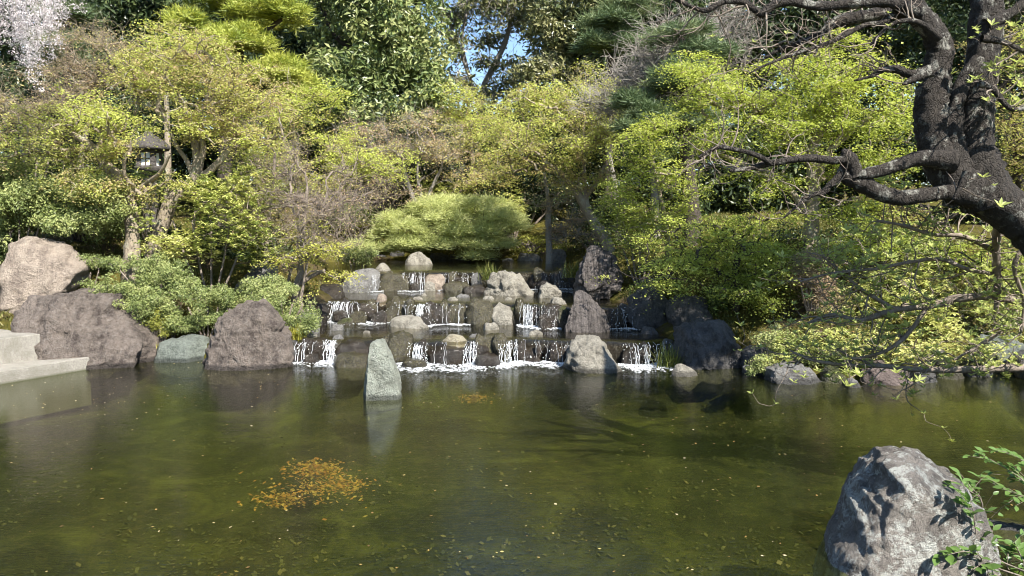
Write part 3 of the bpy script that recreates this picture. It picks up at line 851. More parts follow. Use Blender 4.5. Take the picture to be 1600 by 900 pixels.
# long foam bands drifting off the lowest falls
for (px0, px1, py, spread, n) in [(462, 535, 567, 0.10, 250), (620, 700, 568, 0.14, 550), (625, 760, 577, 0.10, 450), (700, 780, 571, 0.1, 250), (780, 885, 570, 0.09, 450), (985, 1050, 574, 0.14, 450),
                                  (520, 600, 495, 0.1, 300), (815, 872, 507, 0.1, 175), (560, 612, 506, .06, 60), (700, 745, 506, .08, 80)]:
    z = 0.0 if py > 545 else Z1
    for _ in range(n):
        px = R.uniform(px0, px1); p = W(px, py + 2 * math.sin(px * 0.09), z)
        s = R.uniform(0.003, 0.012)
        C.append((p[0], p[1] + R.normal() * spread, z + 0.003)); S.append((s * R.uniform(1, 3.5), s, s * 0.2))
blobs('foam', np.array(C), np.array(S), FOAM_M, 'white foam and spray along the feet of the falls', 'foam')

# ---------------------------------------------------------------- floating and sunken leaves
LITTER_M = leaf_mat('fallen_leaf', [(0.10, 0.06, 0.02), (0.28, 0.17, 0.05), (0.42, 0.33, 0.12), (0.5, 0.42, 0.26)], 0.1)
SUNK_M = leaf_mat('sunken_leaf', [(0.20, 0.085, 0.02), (0.30, 0.14, 0.028), (0.34, 0.20, 0.04), (0.33, 0.25, 0.07)], 0.1)
def flat_leaves(name, pts, smin, smax, mat, label, cat, zj=0.0, tilt=0.1):
    n = len(pts); pts = np.asarray(pts, float)
    a = R.uniform(0, 2 * math.pi, n); L = R.uniform(smin, smax, n); wd_ = L * R.uniform(0.35, 0.8, n)
    t = np.stack([np.cos(a), np.sin(a), R.normal(0, tilt, n)], -1); s_ = np.stack([-np.sin(a), np.cos(a), R.normal(0, tilt, n)], -1)
    v = np.stack([pts - t * L[:, None] / 2, pts + s_ * wd_[:, None] / 2, pts + t * L[:, None] / 2, pts - s_ * wd_[:, None] / 2], 1)
    v[:, :, 2] += R.uniform(0, zj, (n, 1)) + 0.002
    o = link(name, mesh(name, v.reshape(-1, 3), np.arange(4 * n).reshape(-1, 4), tint=np.repeat(R.random(n), 4)), mat)
    return tag(o, label, cat, kind='stuff')
pts = []
while len(pts) < 600:
    px, py = R.uniform(0, 1600), 566 + 330 * R.random() ** 1.7
    if R.random() > (0.9 if 0 < px < 460 and py < 650 else 0.45 if px > 860 and py < 700 else 0.22): continue
    p = W(px, py); pts.append((p[0], p[1], 0.003))
pts = np.array(pts); pts = pts[(sdf(POND, pts[:, 0], pts[:, 1]) < -0.05)]
flat_leaves('floating_leaves', pts, 0.01, 0.03, LITTER_M, 'small pale brown leaves scattered floating on the pond', 'leaves', tilt=0.05)
pts = []
for (cx, cy, rx, ry, n) in [(495, 712, 44, 12, 1100), (440, 756, 42, 9, 420), (535, 735, 45, 12, 420), (490, 740, 80, 22, 320), (740, 607, 26, 5, 400), (860, 905, 60, 8, 40), (350, 880, 40, 14, 60)]:
    for _ in range(n):
        r = min(2.0, abs(R.normal(0, .62))); a = R.uniform(0, 6.283)
        p = W(cx + rx * r * math.cos(a), cy + ry * r * math.sin(a), -0.03); pts.append((p[0], p[1], -0.12 - 0.08 * R.random()))
flat_leaves('sunken_leaves', pts, 0.018, 0.045, SUNK_M, 'drift of orange and yellow leaves just under the pond surface', 'leaves', tilt=0.25)
pts = []
while len(pts) < 2600:
    px, py = R.uniform(0, 1500), 640 + 260 * R.random() ** 0.8
    if noise.noise(Vector((px * .006, py * .016, 3))) + R.normal(0, .25) < 0.05: continue
    p = W(px, py, -.5); pts.append((p[0], p[1], 0))
pts = np.array(pts); pts = pts[sdf(POND, pts[:, 0], pts[:, 1]) < -.3]; pts[:, 2] = Hn(pts[:, 0], pts[:, 1]) + .01
BED_M = leaf_mat('bed_leaf', [(0.015, 0.018, 0.006), (0.035, 0.038, 0.012), (0.06, 0.06, 0.018), (0.10, 0.085, 0.03)], 0.1)
flat_leaves('bed_leaves', pts, 0.025, 0.06, BED_M, 'old leaves lying on the green pond bed', 'leaves', 0.01, 0.3)
# leaf litter on the banks
X = R.uniform(-10, 9, 30000); Y = R.uniform(9, 24, 30000)
ok = (sdf(POND, X, Y) > 0.15) & (sdf(CHAN, X, Y) > 0.15)
X, Y = X[ok][:14000], Y[ok][:14000]
flat_leaves('leaf_litter', np.stack([X, Y, Hn(X, Y) + 0.012], -1), 0.02, 0.06, LITTER_M, 'brown fallen leaves lying on the mossy banks', 'leaves', 0.01, 0.4)
# moss and low ground cover on the banks
MOSS_M = leaf_mat('ground_cover_leaf', [(0.05, 0.06, 0.012), (0.12, 0.13, 0.03), (0.2, 0.17, 0.05)], 0.3)
X = R.uniform(-10, 9, 260000); Y = R.uniform(9, 24, 260000)
ok = (sdf(POND, X, Y) > 0.12) & (sdf(CHAN, X, Y) > 0.12) & (np.sin(X * 1.7) * np.sin(Y * 1.3 + 1) + R.normal(0, .5, len(X)) > 0.1)
X, Y = X[ok][:80000], Y[ok][:80000]
n = len(X); base = np.stack([X, Y, Hn(X, Y)], -1)
d = nz(np.stack([R.normal(0, .6, n), R.normal(0, .6, n), np.ones(n)], -1)); L = R.uniform(0.03, 0.11, n)[:, None]; a = R.uniform(0, 6.28, n)
sd = np.stack([np.cos(a), np.sin(a), 0 * a], -1) * 0.014
V = np.stack([base - sd, base + sd, base + d * L], 1).reshape(-1, 3)
o = link('ground_cover', mesh('ground_cover', V, T=np.arange(3 * n).reshape(-1, 3), tint=np.repeat(R.random(n), 3)), MOSS_M)
tag(o, 'low moss and grass covering the banks', 'ground cover', kind='stuff')

# ---------------------------------------------------------------- granite steps at the left
def granite():
    m, t, out = newmat('granite')
    b = NB(t); v = coords(b)
    n1 = b.noise(v, 90, 4, 0.8); n2 = b.noise(v, 3, 6, 0.7)
    col = b.ramp(n1, [(0.36, (0.09, 0.082, 0.07)), (0.5, (0.24, 0.222, 0.188)), (0.66, (0.37, 0.345, 0.295))])
    col = b.mix(b.math('MULTIPLY', b.grey(n2, 0.45, 0.62), 0.6), col, (0.13, 0.12, 0.09))
    ge = b.n('NewGeometry'); sx = b.n('SeparateXYZ'); b.l(ge.outputs['Position'], sx.inputs[0])
    mr = b.n('MapRange'); mr.inputs[1].default_value = 0.045; mr.inputs[2].default_value = 0.0
    b.l(b.math('ADD', sx.outputs[2], b.math('MULTIPLY', n2, 0.02)), mr.inputs[0])
    col = b.mix(mr.outputs[0], col, (0.055, 0.058, 0.022))
    pr = b.n('BsdfPrincipled'); pr.inputs['Roughness'].default_value = 0.85
    b.l(col, pr.inputs['Base Color']); b.l(b.bump(n1, 0.6, 0.01), pr.inputs['Normal']); b.l(pr.outputs[0], out.inputs[0])
    return m
GR = granite()
def block(name, corner, d, nrm, length, width, z0, z1, mat, parent):
    """bevelled stone block: corner is its far front corner, d runs along the front towards the viewer, nrm points inland"""
    bm = bmesh.new()
    c = np.array(corner); d = np.array(d); nrm = np.array(nrm)
    q = [c, c + d * length, c + d * length + nrm * width, c + nrm * width]
    lo = [bm.verts.new((p[0], p[1], z0)) for p in q]; hi = [bm.verts.new((p[0], p[1], z1)) for p in q]
    bm.faces.new(hi); bm.faces.new(lo[::-1])
    for i in range(4): bm.faces.new((lo[i], lo[(i + 1) % 4], hi[(i + 1) % 4], hi[i]))
    bmesh.ops.recalc_face_normals(bm, faces=bm.faces)
    bmesh.ops.bevel(bm, geom=bm.edges[:], offset=0.012, segments=2, affect='EDGES', profile=0.6)
    me = bpy.data.meshes.new(name); bm.to_mesh(me); bm.free()
    me.transform(__import__('mathutils').Matrix.Translation(-Vector(parent.location)))
    return link(name, me, mat, parent=parent)
dd = np.array([-0.49, -0.872]); nn = np.array([-0.872, 0.49])
c1 = W(141, 577, 0)[:2]; c2 = W(65, 560, 0.167)[:2]
st = root('granite_steps', (c1[0], c1[1], -0.3), 'pale granite landing steps going down into the pond at the left', 'steps')
block('step', c1, dd, nn, 2.2, 0.62, -0.5, 0.167, GR, st)
block('step', c1 + dd * 2.206, dd, nn, 2.2, 0.62, -0.5, 0.165, GR, st)
block('step', c2, dd, nn, 0.92, 0.75, -0.3, 0.505, GR, st)
block('step', c2 + dd * 0.926, dd, nn, 1.9, 0.75, -0.3, 0.503, GR, st)
block('slab', c2 + nn * 0.756, dd, nn, 1.5, 0.9, -0.3, 0.506, GR, st)
block('slab', c2 + nn * 0.756 + dd * 1.506, dd, nn, 1.5, 0.9, -0.3, 0.504, GR, st)
block('slab', c2 + nn * 1.662 - dd * 0.2, dd, nn, 1.8, 1.2, -0.3, 0.507, GR, st)
block('slab', c2 + nn * 1.662 + dd * 1.606, dd, nn, 1.8, 1.2, -0.3, 0.505, GR, st)

# ================================================================ PLANTS
class Geo:
    def __init__(s): s.V = []; s.Q = []; s.n = 0
    def tube(s, pts, rad, sides=6, wob=0.0):
        pts = np.asarray(pts, float); rad = np.asarray(rad, float); m = len(pts)
        tg = np.gradient(pts, axis=0); tg = nz(tg)
        ref = np.array([0.31, 0.17, 0.93]) if abs(tg[0][2]) < 0.9 else np.array([1.0, 0.1, 0])
        a = nz(np.cross(tg, ref)); b = np.cross(tg, a)
        th = np.linspace(0, 2 * math.pi, sides, endpoint=False)
        rr = rad[:, None] * (1 + (R.normal(0, wob, (m, sides)) if wob else 0))
        ring = pts[:, None, :] + rr[..., None] * (np.cos(th)[None, :, None] * a[:, None, :] + np.sin(th)[None, :, None] * b[:, None, :])
        ix = np.arange(m * sides).reshape(m, sides) + s.n; nx = np.roll(ix, -1, 1)
        s.V.append(ring.reshape(-1, 3)); s.n += m * sides
        s.Q.append(np.stack([ix[:-1], nx[:-1], nx[1:], ix[1:]], -1).reshape(-1, 4))
        c = np.array([[ix[-1, 0], ix[-1, 1], ix[-1, 2], ix[-1, 3 % sides]]]) if sides >= 4 else None
        if c is not None: s.Q.append(c)
    def mesh(s, name, base):
        return mesh(name, np.concatenate(s.V) - base, np.concatenate(s.Q))

def crom(pts, rad, k=4):
    pts = np.asarray(pts, float); rad = np.asarray(rad, float); n = len(pts)
    if n < 3: k = max(k, 3)
    o, r = [], []
    for i in range(n - 1):
        p0, p1, p2, p3 = pts[max(i - 1, 0)], pts[i], pts[i + 1], pts[min(i + 2, n - 1)]
        for t in np.arange(k) / k:
            o.append(0.5 * (2 * p1 + (p2 - p0) * t + (2 * p0 - 5 * p1 + 4 * p2 - p3) * t * t + (3 * p1 - p0 - 3 * p2 + p3) * t ** 3))
            r.append(rad[i] * (1 - t) + rad[i + 1] * t)
    o.append(pts[-1]); r.append(rad[-1])
    return np.array(o), np.array(r)

def leaf_quads(pos, nrm, L, Wd, tint, fold=0.25):
    n = len(pos)
    a = nz(np.cross(nrm, R.normal(0, 1, (n, 3)))); b = np.cross(nrm, a)
    L = L[:, None]; Wd = Wd[:, None]
    v = np.stack([pos - a * L / 2, pos + b * Wd / 2 + nrm * L * fold * 0.5, pos + a * L / 2, pos - b * Wd / 2 + nrm * L * fold * 0.5], 1)
    return v.reshape(-1, 3), np.repeat(tint, 4)

def crown_mesh(name, C, CT, style, size, per, spray, base):
    """foliage: C cluster centres, CT tint of each cluster"""
    n = len(C)
    if style == 'needle':
        N = n * per
        o = np.repeat(C, per, 0); d = nz(R.normal(0, 0.75, (N, 3)) + np.array([0, 0, 0.55])); d[:, 2] = np.abs(d[:, 2]) * 0.9 - 0.15
        o = o + d * spray * R.uniform(0, 0.55, (N, 1)) + R.normal(0, spray * 0.22, (N, 3)) * np.array([1, 1, 0.5])
        L = size * R.uniform(0.7, 1.2, (N, 1)); sd = nz(np.cross(d, R.normal(0, 1, (N, 3)))) * size * 0.055
        V = np.stack([o - sd, o + sd, o + d * L], 1).reshape(-1, 3)
        tint = np.repeat(np.clip(np.repeat(CT, per) + R.normal(0, 0.13, N), 0, 1), 3)
        return mesh(name, V - base, T=np.arange(3 * N).reshape(-1, 3), tint=tint, smooth=False)
    N = n * per
    c = np.repeat(C, per, 0)
    if style == 'maple':
        r = np.abs(R.normal(0, .75, N)) * spray * np.repeat(R.uniform(0.6, 1.35, n), per); a = R.uniform(0, 6.283, N)
        tx = np.repeat(R.normal(0, 0.22, n), per); ty = np.repeat(R.normal(0, 0.22, n), per)
        dx, dy = r * np.cos(a), r * np.sin(a)
        pos = c + np.stack([dx, dy, tx * dx + ty * dy - 0.25 * r * r / spray + R.normal(0, spray * 0.10, N)], -1)
        nrm = nz(np.stack([R.normal(0, 0.55, N), R.normal(0, 0.55, N) - 0.25, np.ones(N)], -1))
        L = size * R.uniform(0.45, 1.3, N) * np.repeat(R.uniform(0.8, 1.25, n), per); Wd = L * R.uniform(0.45, 1.0, N)
    elif style == 'broad':
        dv = R.normal(0, 1, (N, 3)); dv = nz(dv) * (R.random(N) ** 0.4)[:, None] * spray * np.array([1, 1, 0.75])
        pos = c + dv
        nrm = nz(R.normal(0, 0.7, (N, 3)) + nz(dv) * 0.6 + np.array([0.1, -0.15, 0.5]))
        L = size * R.uniform(0.7, 1.3, N); Wd = L * R.uniform(0.35, 0.5, N)
    elif style == 'rosette':
        k = np.tile(np.arange(per), n)
        a = k * 2.399 + np.repeat(R.uniform(0, 6.28, n), per); up = R.uniform(-0.3, 0.8, N)
        d = nz(np.stack([np.cos(a), np.sin(a), up], -1))
        off = np.repeat(R.normal(0, spray, (n, 3)), per, 0) * 0
        ctr = c + np.repeat(nz(R.normal(0, 1, (n * 1, 3))) * 0, per, 0) + off
        sub = R.integers(0, 5, N)
        jit = R.normal(0, 1, (n, 5, 3)) * spray * 0.55
        ctr = c + jit[np.repeat(np.arange(n), per), sub]
        L = size * R.uniform(0.7, 1.2, N)
        pos = ctr + d * L[:, None] * 0.5
        side = nz(np.cross(d, np.array([0, 0, 1.0]))); nrm = nz(np.cross(side, d))
        Wd = L * 0.36
        b = side * Wd[:, None] / 2
        v = np.stack([pos - d * L[:, None] / 2, pos + b, pos + d * L[:, None] / 2 - np.array([0, 0, 0.15]) * L[:, None], pos - b], 1).reshape(-1, 3)
        tint = np.repeat(np.clip(np.repeat(CT, per) + R.normal(0, 0.14, N), 0, 1), 4)
        return mesh(name, v - base, np.arange(4 * N).reshape(-1, 4), tint=tint, smooth=False)
    tint = np.clip(np.repeat(CT, per) + R.normal(0, 0.16, N), 0, 1)
    v, tt = leaf_quads(pos, nrm, L, Wd, tint)
    return mesh(name, v - base, np.arange(4 * N).reshape(-1, 4), tint=tt, smooth=False)

def blob_points(blobs, style, lumpy=False):
    C = []; T = []
    for bl in blobs:
        cx, cy, rx, ry, D, rd, n = bl[:7]
        if style in ('maple', 'broad'): n = int(n * 1.8); rx *= 1.08; ry *= 1.1
        tb = bl[7] if len(bl) > 7 else 0.5
        c = P(cx, cy, D); sx, sz = rx * D / FPX, ry * D / FPX
        d = nz(R.normal(0, 1, (n, 3))); r = R.random(n) ** (1 / 2.6)
        if style == 'maple': r = r * R.uniform(0.75, 1.35, n)
        if style == 'needle': d[:, 2] = np.abs(d[:, 2]) * 1.0 - 0.12
        q = c + d * r[:, None] * np.array([sx, rd, sz])
        lump = np.array([noise.noise(Vector(p * np.array([1.3, 1.3, 2.6]) * (15.0 / D) ** 0.6)) for p in q])
        keep = lump > (-0.06 if style == 'maple' else -0.12) if style in ('maple', 'broad') else lump > (-0.16 if lumpy else -2)
        q = q[keep]
        KO = [(206, 266, 204, 262, 16.6), (198, 222, 300, 395, 13.3), (238, 300, 300, 370, 13.6)]
        dv = q - CAM; yy = dv[:, 1] * _c - dv[:, 2] * _s; zz = dv[:, 1] * _s + dv[:, 2] * _c
        qx = 800 + FPX * dv[:, 0] / yy; qy = 450 - FPX * zz / yy; ok = np.ones(len(q), bool)
        for a0, a1, b0, b1, dd_ in KO: ok &= ~((qx > a0) & (qx < a1) & (qy > b0) & (qy < b1) & (q[:, 1] < dd_) & (R.random(len(q)) < .92))
        lump = lump[keep][ok]; q = q[ok]; keep = slice(None)
        C.append(q); T.append(np.clip(tb + R.normal(0, 0.2, len(q)) + 0.25 * lump[keep], 0, 1))
    return np.concatenate(C), np.concatenate(T)

def plant(name, label, cat, trunks, blobs, lmat, bmat, style='maple', size=0.06, per=60, spray=0.3, group=None, rtip=0.004, tw=0, crown='crown', trunk='trunk', sides=9, up=0.12, minr=0.0028, wob=0.05, straight=False, lumpy=False):
    """trunks: [(distance, [(px, py, radius_px[, distance])...])]; the first point of the first trunk is the foot."""
    D0, t0 = trunks[0]
    foot = P(t0[0][0], t0[0][1], t0[0][3] if len(t0[0]) > 3 else D0)
    gz = Hs(foot[0], foot[1])
    base = np.array([foot[0], foot[1], min(foot[2], gz)])
    r = root(name, base, label, cat, group)
    tg = Geo(); bg = Geo()
    nodes = []; par = []; nr = []
    for ti, (D, pts) in enumerate(trunks):
        pp = [P(q[0], q[1], q[3] if len(q) > 3 else D) for q in pts]
        rr = [q[2] * (q[3] if len(q) > 3 else D) / FPX for q in pts]
        if ti == 0:
            z = gz - 0.15
            if pp[0][2] > z + 0.1:
                pp = [np.array([pp[0][0], pp[0][1], z])] + pp; rr = [rr[0] * 1.35] + rr
            else: rr[0] *= 1.3
        o, q = crom(pp, rr, 5)
        tg.tube(o, q, sides, wob)
        k = len(nodes)
        for i in range(len(o)):
            nodes.append(o[i]); par.append(-1); nr.append(q[i])
    C, CT = blob_points(blobs, style, lumpy)
    if style == 'maple': size *= 0.78; spray *= 0.85; per = int(per * (1.0 if lmat is L_LIME else .85)); size *= .88; rtip *= 1.35; minr *= 1.3
    if style == 'broad': spray *= 0.85
    if style == 'broad' and cat == 'tree': per = int(per * .56); size *= 1.22
    if style == 'broad' and cat == 'shrub' and D0 > 13: per = int(per * .7); size *= 1.12
    nt0 = len(nodes)
    NA = np.zeros((nt0 + 4 * len(C) + 8, 3)); NA[:nt0] = nodes; cnt = nt0
    PA = -np.ones(len(NA), int)
    first_ok = np.ones(len(NA), bool)
    ks = max(1, int(nt0 * 0.3))
    dmin = np.array([np.min(np.linalg.norm(NA[ks:nt0] - c, axis=1)) for c in C]) if len(C) else []
    order = np.argsort(dmin)
    paths = []
    for ci in order:
        c = C[ci]
        df = NA[ks:cnt] - c
        dist = np.linalg.norm(df, axis=1) + np.where(df[:, 2] > 0, df[:, 2] * 0.8, 0)
        j = int(np.argmin(dist)) + ks
        s0 = NA[j]; L = np.linalg.norm(c - s0)
        jit = 0.0 if straight else 0.09
        m1 = s0 + (c - s0) * 0.35 + R.normal(0, jit, 3) * L + np.array([0, 0, up * L])
        m2 = s0 + (c - s0) * 0.7 + R.normal(0, jit, 3) * L + np.array([0, 0, up * L])
        ids = [j]
        for q in (m1, m2, c):
            NA[cnt] = q; PA[cnt] = ids[-1]; ids.append(cnt); cnt += 1
        paths.append(ids)
    W_ = np.zeros(cnt)
    for ids in paths: W_[ids[-1]] += 1
    for i in range(cnt - 1, nt0 - 1, -1):
        if PA[i] >= 0: W_[PA[i]] += W_[i]
    for ids in paths:
        rad = np.maximum(minr, rtip * W_[ids] ** 0.5)
        rad[0] = rad[1] * 1.1
        if ids[0] < nt0: rad = np.minimum(rad, nr[ids[0]] * 0.85)
        rad[-1] = minr * 0.7
        bg.tube(NA[ids], rad, 5 if D0 < 14.5 and style == 'maple' else 3)
    if tw:
        for ci in range(len(C)):
            for _ in range(tw):
                d = nz(R.normal(0, 1, 3) + np.array([0, 0, 0.25])); L = spray * R.uniform(0.7, 1.8)
                p1 = C[ci] + d * L * 0.5 + R.normal(0, 0.06 * L, 3); p2 = C[ci] + d * L + R.normal(0, 0.15 * L, 3)
                bg.tube([C[ci], p1, p2], [minr * 0.9, minr * 0.7, minr * 0.35], 3)
    link(trunk, tg.mesh(trunk, base), bmat, parent=r)
    if bg.n: link('branches', bg.mesh('branches', base), bmat, parent=r)['kind'] = 'stuff'
    if per: link(crown, crown_mesh(crown, C, CT, style, size, per, spray, base), lmat, parent=r)
    return r

# ---- leaf and bark materials: tint runs from the older to the younger leaf colour
L_MAPLE = leaf_mat('maple_leaf', [(0.42, 0.31, 0.17), (0.41, 0.37, 0.14), (0.44, 0.46, 0.12), (0.50, 0.55, 0.13)], 0.5, 0.5)
L_LIME = leaf_mat('lime_maple_leaf', [(0.21, 0.25, 0.05), (0.31, 0.36, 0.075), (0.42, 0.47, 0.10), (0.50, 0.53, 0.13)], 0.5, 0.5)
L_RUST = leaf_mat('budding_maple_leaf', [(0.38, 0.26, 0.18), (0.41, 0.33, 0.19), (0.43, 0.40, 0.16), (0.46, 0.47, 0.13)], 0.45, 0.6)
L_EVER = leaf_mat('evergreen_leaf', [(0.039, 0.065, 0.023), (0.091, 0.130, 0.039), (0.182, 0.221, 0.072), (0.312, 0.325, 0.130)], 0.2, 0.38, 0.5)
L_DARK = leaf_mat('dark_evergreen_leaf', [(0.022, 0.036, 0.014), (0.045, 0.07, 0.024), (0.08, 0.105, 0.035), (0.13, 0.15, 0.06)], 0.15, 0.4, 0.4)
L_EUC = leaf_mat('olive_leaf', [(0.052, 0.072, 0.029), (0.104, 0.124, 0.046), (0.195, 0.195, 0.078), (0.260, 0.247, 0.117)], 0.2, 0.35, 0.5)
L_PINE = leaf_mat('bright_pine_needle', [(0.117, 0.169, 0.029), (0.221, 0.273, 0.046), (0.351, 0.377, 0.065), (0.429, 0.429, 0.091)], 0.25, 0.5)
L_PINED = leaf_mat('dark_pine_needle', [(0.058, 0.091, 0.039), (0.098, 0.143, 0.058), (0.156, 0.195, 0.085), (0.208, 0.234, 0.104)], 0.2, 0.5)
L_PINEC = leaf_mat('pond_pine_needle', [(0.26, 0.28, 0.11), (0.42, 0.46, 0.18), (0.55, 0.58, 0.24), (0.62, 0.62, 0.29)], 0.45, 0.5)
L_PIER = leaf_mat('pieris_leaf', [(0.135, 0.189, 0.047), (0.297, 0.351, 0.095), (0.513, 0.527, 0.176), (0.675, 0.648, 0.270)], 0.3, 0.4)
L_AZAL = leaf_mat('azalea_leaf', [(0.085, 0.115, 0.035), (0.165, 0.205, 0.065), (0.26, 0.30, 0.105), (0.36, 0.38, 0.15)], 0.3, 0.45)
L_YEL = leaf_mat('yellow_leaf', [(0.25, 0.26, 0.06), (0.37, 0.38, 0.08), (0.47, 0.46, 0.10)], 0.4, 0.5)
L_GRASS = leaf_mat('grass_blade', [(0.06, 0.085, 0.02), (0.14, 0.17, 0.04), (0.26, 0.25, 0.07)], 0.3, 0.4)
L_YGRASS = leaf_mat('yellow_grass_blade', [(0.2, 0.2, 0.03), (0.38, 0.36, 0.06), (0.46, 0.42, 0.1)], 0.35, 0.5)
L_BLOOM = leaf_mat('cherry_blossom', [(0.60, 0.52, 0.53), (0.72, 0.66, 0.67), (0.78, 0.74, 0.74)], 0.4, 0.6)
L_NEAR = leaf_mat('near_shrub_leaf', [(0.06, 0.12, 0.03), (0.12, 0.20, 0.05), (0.2, 0.28, 0.07)], 0.35, 0.35, 0.5)
L_BUD = leaf_mat('fresh_bud_leaf', [(0.28, 0.36, 0.09), (0.42, 0.48, 0.14), (0.52, 0.56, 0.22)], 0.5, 0.45)
B_MAPLE = bark_mat('maple_bark', (0.33, 0.275, 0.205), (0.18, 0.145, 0.105), 1.0, (0.3, 0.29, 0.22), 0.012)
B_DARK = bark_mat('dark_bark', (0.10, 0.08, 0.065), (0.04, 0.033, 0.028))
B_GREY = bark_mat('grey_bark', (0.33, 0.30, 0.26), (0.2, 0.18, 0.155), 1.0, None, 0.01)
B_OLD = bark_mat('old_cherry_bark', (0.085, 0.072, 0.06), (0.018, 0.015, 0.013), 1.7, (0.30, 0.29, 0.25), 0.04)
B_TWIG = bark_mat('twig_bark', (0.27, 0.225, 0.18), (0.14, 0.11, 0.09), 1.0, None, 0.006)

GT = 'maples round the pond'
# ---------------------------------------------------------------- the two trunks on the left bank
plant('maple_tree', 'maple with pale trunk bending left on the left bank, yellow green spring leaves', 'tree',
      [(13.4, [(206, 398, 13), (207, 372, 11), (205, 340, 11), (199, 310, 11), (186, 280, 10), (164, 256, 8), (140, 226, 6), (110, 208, 4)]), (13.4, [(164, 256, 6), (150, 232, 5), (118, 236, 3), (80, 232, 2)]), (13.4, [(200, 312, 7), (226, 290, 5), (250, 270, 3, 13.0), (266, 240, 2, 12.8)])],
      [(120, 195, 100, 48, 13.2, 1.1, 150, .6), (175, 180, 60, 30, 12.7, .7, 80, .85), (70, 240, 75, 40, 13.4, 1.0, 90, .45), (150, 290, 60, 28, 13.0, .8, 70, .4), (190, 235, 35, 20, 12.9, .5, 30, .5), (262, 290, 50, 20, 12.8, .5, 35, .5)],
      L_MAPLE, B_MAPLE, size=0.055, per=60, spray=0.3, group=GT)
plant('maple_tree', 'maple with leaning forked trunk right of the stone lantern on the left bank', 'tree',
      [(13.8, [(238, 398, 12), (246, 372, 11), (256, 345, 11), (268, 315, 11), (285, 296, 10), (303, 282, 9), (309, 258, 8), (305, 225, 6), (294, 195, 5), (288, 160, 3)]),
       (13.8, [(303, 282, 7), (324, 270, 6), (345, 250, 5), (362, 232, 3), (395, 222, 2)]), (13.8, [(309, 258, 6), (318, 232, 5), (310, 195, 4), (325, 150, 3), (330, 110, 2)]),
       (13.8, [(303, 282, 5), (294, 255, 4), (276, 228, 3), (262, 196, 2), (250, 165, 2)])],
      [(300, 120, 90, 55, 13.8, 1.2, 170, .38), (240, 140, 60, 40, 13.6, .9, 70, .5), (375, 150, 80, 55, 13.9, 1.1, 130, .3), (345, 205, 70, 30, 13.4, .8, 80, .4), (420, 190, 50, 35, 13.6, .7, 50, .5), (300, 70, 60, 30, 13.8, .8, 60, .5), (268, 195, 40, 24, 13.2, .6, 30, .6)],
      L_MAPLE, B_MAPLE, size=0.055, per=60, spray=0.3, group=GT)
plant('maple_tree', 'tall yellow green maple top rising behind the lantern under the pines', 'tree',
      [(17.5, [(262, 330, 6), (262, 240, 5), (260, 160, 4), (258, 90, 3)])],
      [(262, 62, 42, 40, 17.5, .8, 75, .75), (235, 110, 60, 40, 17.5, .9, 90, .6), (310, 110, 50, 40, 17.8, .9, 70, .5), (350, 120, 60, 50, 17.8, .9, 80, .5)],
      L_MAPLE, B_MAPLE, size=0.07, per=60, spray=0.34, group=GT)
plant('maple_tree', 'rusty budding maple under the weeping cherry at the upper left', 'tree',
      [(18.0, [(120, 340, 6), (125, 260, 5), (140, 180, 4), (150, 120, 3)])],
      [(150, 90, 60, 45, 18, 1.0, 120, .3), (90, 140, 60, 50, 17.5, 1.0, 120, .25), (30, 170, 60, 50, 16.5, 1.0, 110, .3), (200, 130, 50, 40, 18, 1, 70, .4)],
      L_RUST, B_MAPLE, size=0.05, per=45, spray=0.33, group=GT, tw=5)
plant('maple_tree', 'lime yellow maple left of the dark broadleaf evergreen', 'tree',
      [(17.5, [(470, 370, 6), (468, 300, 5), (462, 240, 4), (455, 180, 3)])],
      [(455, 165, 60, 40, 17.2, .9, 80, .6), (500, 155, 40, 24, 17, .7, 45, .8), (440, 230, 70, 45, 17, 1.0, 110, .65), (520, 240, 70, 40, 17.5, 1.0, 100, .7), (595, 255, 50, 26, 17.5, .8, 70, .95), (480, 290, 60, 30, 16.8, .8, 60, .5)],
      L_MAPLE, B_MAPLE, size=0.065, per=60, spray=0.33, group=GT)
plant('budding_tree', 'twiggy budding tree with curved pale trunk and a few yellow boughs left of the cascade', 'tree',
      [(13.0, [(462, 452, 6), (469, 432, 6), (470, 412, 4), (472, 385, 4), (476, 340, 3), (480, 290, 2)]), (13.0, [(468, 444, 4), (490, 430, 3), (508, 422, 2)]), (13.0, [(470, 425, 3), (458, 415, 3), (452, 432, 2), (448, 450, 2)]),
       (13.0, [(471, 400, 3), (485, 375, 2), (500, 340, 2), (512, 300, 2)])],
      [(470, 320, 75, 70, 13, .9, 110, .25), (430, 360, 45, 50, 13.2, .7, 45, .3), (510, 330, 50, 60, 13.2, .7, 50, .35), (480, 250, 50, 40, 13, .7, 40, .4)],
      L_RUST, B_TWIG, size=0.04, per=22, spray=0.28, group=GT, tw=7)
plant('shrub', 'golden yellow leaved low boughs over the left bank of the cascade', 'shrub',
      [(12.8, [(470, 470, 3), (475, 440, 2), (480, 410, 2)])],
      [(500, 392, 45, 14, 12.6, .4, 26, .6), (440, 405, 36, 14, 12.7, .4, 22, .6), (500, 460, 42, 12, 12.4, .4, 30, .75), (530, 432, 26, 9, 12.6, .3, 16, .8), (480, 360, 40, 20, 12.9, .4, 20, .4)],
      L_YEL, B_TWIG, size=0.045, per=42, spray=0.19, trunk='stems')
